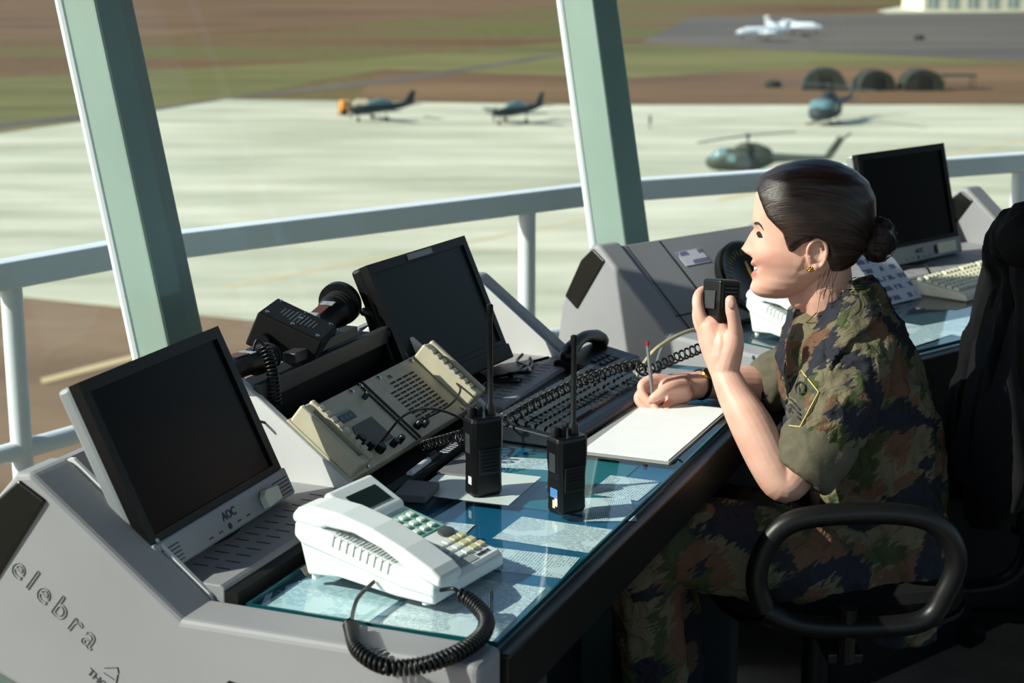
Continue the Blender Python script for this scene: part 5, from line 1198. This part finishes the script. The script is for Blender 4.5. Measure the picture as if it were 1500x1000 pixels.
def jet(label, M):
    h = thing('aeroplane', label, 'aircraft', M)
    MB().loft([oval(x, w, hh, z) for x, w, hh, z in ((6.0, .1, .1, 1.7), (5.3, .5, .5, 1.75), (3.8, .8, .85, 1.9), (-2, .8, .85, 1.95), (-4.5, .45, .5, 2.1), (-6, .12, .15, 2.3))]).out('fuselage', JETW, h, True)
    MB().bb(4.0, 4.8, -.55, .55, 2.15, 2.5).out('cockpit_window', CANOPY, h, bev=.1)
    for s in (-1, 1):
        MB().loft([[(1.6, s * .6, 1.5), (-.6, s * .6, 1.5), (-.6, s * .6, 1.7), (1.6, s * .6, 1.7)], [(.4, s * 6, 1.9), (-.6, s * 6, 1.9), (-.6, s * 6, 1.98), (.4, s * 6, 1.98)]]).out('wing', JETW, h)
        MB().tube([(.9, s * 2.6, 1.75), (-1.0, s * 2.6, 1.75)], [.42, .32], 14).out('engine', JETW, h, True)
        MB().tube([(0, s * 1.8, 1.5), (0, s * 1.8, .2)], .09, 6).out('gear_leg', TYRE, h)
        MB().bb(-6.0, -5.1, s * .05, s * 2.3, 3.85, 3.95).out('tailplane', JETW, h)
    MB().tube([(4.6, 0, 1.4), (4.6, 0, .2)], .09, 6).out('gear_leg', TYRE, h)
    MB().prism([(-4.0, 2.3), (-5.8, 2.3), (-6.2, 4.0), (-5.2, 4.0)], -.1, .1, frame((0, 0, 0), (1, 0, 0), (0, 0, 1), (0, -1, 0))).out('tail_fin', JETW, h)
    return h
def GP(px, py): p = at(px, py, GZ + .06); return T(p.x, p.y, p.z)
helicopter('olive helicopter parked nearest the tower, facing left', GP(1094, 258) @ Rz(160) @ Matrix.Scale(1.0, 4), ODG)
helicopter('dark helicopter parked at the far edge of the apron in front of the tents', GP(1212, 180) @ Rz(242) @ Matrix.Scale(1.2, 4), ODG2)
trainer('dark propeller trainer aeroplane beside the orange tug', GP(558, 176) @ Rz(214))
trainer('dark propeller trainer aeroplane parked alone in the middle of the apron edge', GP(757, 180) @ Rz(228))
jet('white aeroplane on the taxiway, left and partly hidden of the pair', GP(1118, 60) @ Rz(200) @ Matrix.Scale(1.2, 4))
jet('white aeroplane on the taxiway, right-hand one of the pair', GP(1162, 52) @ Rz(-8) @ Matrix.Scale(1.2, 4))
TENT = mat('tent_canvas', (44, 48, 38), .9, var=.2, scale=1)
def tent(label, M, w_, d_, h_):
    t = thing('tent', label, 'tent', M, 'dome tents beyond the apron')
    rg = []
    for y in (-d_ / 2, d_ / 2): rg.append([(w_ / 2 * math.cos(R(a)) * (1 if 0 < a < 180 else 1.05), y, h_ * math.sin(R(a)) ** .75) for a in range(0, 181, 15)])
    MB().loft(rg).out('canvas', TENT, t, True, sharp=50)
    MB().prism([(-w_ * .16, 0), (w_ * .16, 0), (w_ * .12, h_ * .7), (-w_ * .12, h_ * .7)], 0, .06, frame((0, -d_ / 2 - .05, 0), (1, 0, 0), (0, 0, 1), (0, -1, 0))).out('door_flap', mat('tent_dark', (26, 28, 24), .9), t)
    for s in (-1, 1): MB().tube([(s * w_ * .5, -d_ / 2, .6), (s * w_ * .62, -d_ / 2 - .4, 0)], .03, 4).out('guy_rope', mat('rope', (120, 112, 90), .9), t)
    return t
tent('long dark tent behind the far helicopter, leftmost of the row', GP(1207, 130) @ Rz(-8), 6.6, 5, 3.3)
tent('dark tent in the middle of the row beyond the apron', GP(1280, 131) @ Rz(4), 5.6, 4.5, 3.1)
tent('dark tent beside the open awning, rightmost of the row', GP(1348, 131) @ Rz(2), 6.2, 4.5, 3.2)
aw = thing('awning', 'low dark awning on poles right of the tents', 'awning', GP(1402, 130))
MB().bb(-2.6, 2.6, -1.5, 1.5, 2.0, 2.25).out('roof', TENT, aw)
for x in (-2.4, 2.4):
    for y in (-1.3, 1.3): MB().tube([(x, y, 0), (x, y, 2.05)], .08, 6).out('pole', TENT, aw)
OR = mat('orange_paint', (232, 150, 50), .5)
tg = thing('tow_tractor', 'small orange tow tractor in front of the trainer aeroplane', 'tractor', GP(512, 168) @ Rz(20))
MB().bb(-1.4, 1.4, -.8, .8, .4, 1.1).out('chassis', OR, tg, bev=.1); MB().bb(-1.2, .1, -.7, .7, 1.1, 1.9).out('cab', OR, tg, bev=.1); MB().bb(-1.0, .12, -.72, .72, 1.3, 1.75).out('cab_window', CANOPY, tg)
for x in (-.9, .9):
    for s in (-1, 1): MB().tube([(x, s * .7, .4), (x, s * .9, .4)], .4, 14).out('wheel', TYRE, tg, True)
cr = thing('equipment_cart', 'pale equipment cart between the orange tractor and the trainer aeroplane', 'cart', GP(530, 162))
MB().bb(-.9, .9, -.6, .6, .4, 1.5).out('body', mat('cart_pale', (190, 178, 150), .6), cr, bev=.1)
for x in (-.7, .7): MB().tube([(x, -.65, .3), (x, .65, .3)], .3, 12).out('wheel', TYRE, cr, True)
def figure(label, M, m1, m2):
    f_ = thing('person', label, 'person', M)
    b_ = MB(); b_.limb([(0, 0, .95, .17), (0, 0, 1.2, .17), (0, 0, 1.42, .16), (0, 0, 1.5, .07), (0, 0, 1.58, .06)], 4, 12); b_.ell((0, 0, 1.68), (.10, .09, .12), 12, 8)
    for s in (-1, 1): b_.limb([(0, s * .18, 1.4, .06), (.02, s * .24, 1.12, .05), (.05, s * .24, .86, .045)], 4, 8); b_.limb([(0, s * .09, .95, .10), (0, s * .10, .5, .07), (0, s * .11, .07, .055), (.12, s * .11, .05, .05)], 4, 10)
    me = remesh(b_, .03, 1); mesh_child('body', me, m1, f_)
    MB().ell((0, 0, 1.74), (.115, .105, .09), 12, 8).out('cap', m2, f_, True)
    return f_
figure('small standing person in dark clothes alone on the apron', GP(952, 189), ODG2, TYRE)
figure('small standing person beside the orange tow tractor', GP(496, 170), mat('pale_shirt', (180, 150, 120), .8), TYRE)
# far hangar
HG = mat('hangar_wall', (222, 214, 190), .7); HD = mat('hangar_glazing', (140, 152, 150), .4)
p0, p1 = at(1352, 16, GZ), at(1700, 14, GZ); hl = (p1 - p0).length
hg = thing('hangar', 'long cream hangar with window bays at the top right', 'building', frame2(p0, Vector((p1.x - p0.x, p1.y - p0.y, 0)), (0, 0, 1)))
MB().bb(0, hl, 0, 20, 0, 9).out('wall', HG, hg); MB().bb(-1, hl + 1, -1, 21, 9, 9.5).out('roof', ODG2, hg)
for k in range(12):
    w_ = MB().bb(1.5 + k * hl / 12, 1.5 + (k + .55) * hl / 12, -.15, 0, .8, 4.6).out('window', HD, hg); MB().bb(1.5 + (k + .26) * hl / 12, 1.5 + (k + .29) * hl / 12, -.3, -.1, .8, 4.6).out('window_bar', HG, w_)
for px, py, lab in ((1346, 58, 'low dark equipment box on the grass beside the taxiway'), (1132, 127, 'low dark hump of gear on the red soil left of the tents')):
    o = MB().ell((0, 0, .4), (1.4, .9, .7), 12, 8).out('gear_pile', TENT, M=GP(px, py), smooth=True); tag(o, lab, 'equipment')
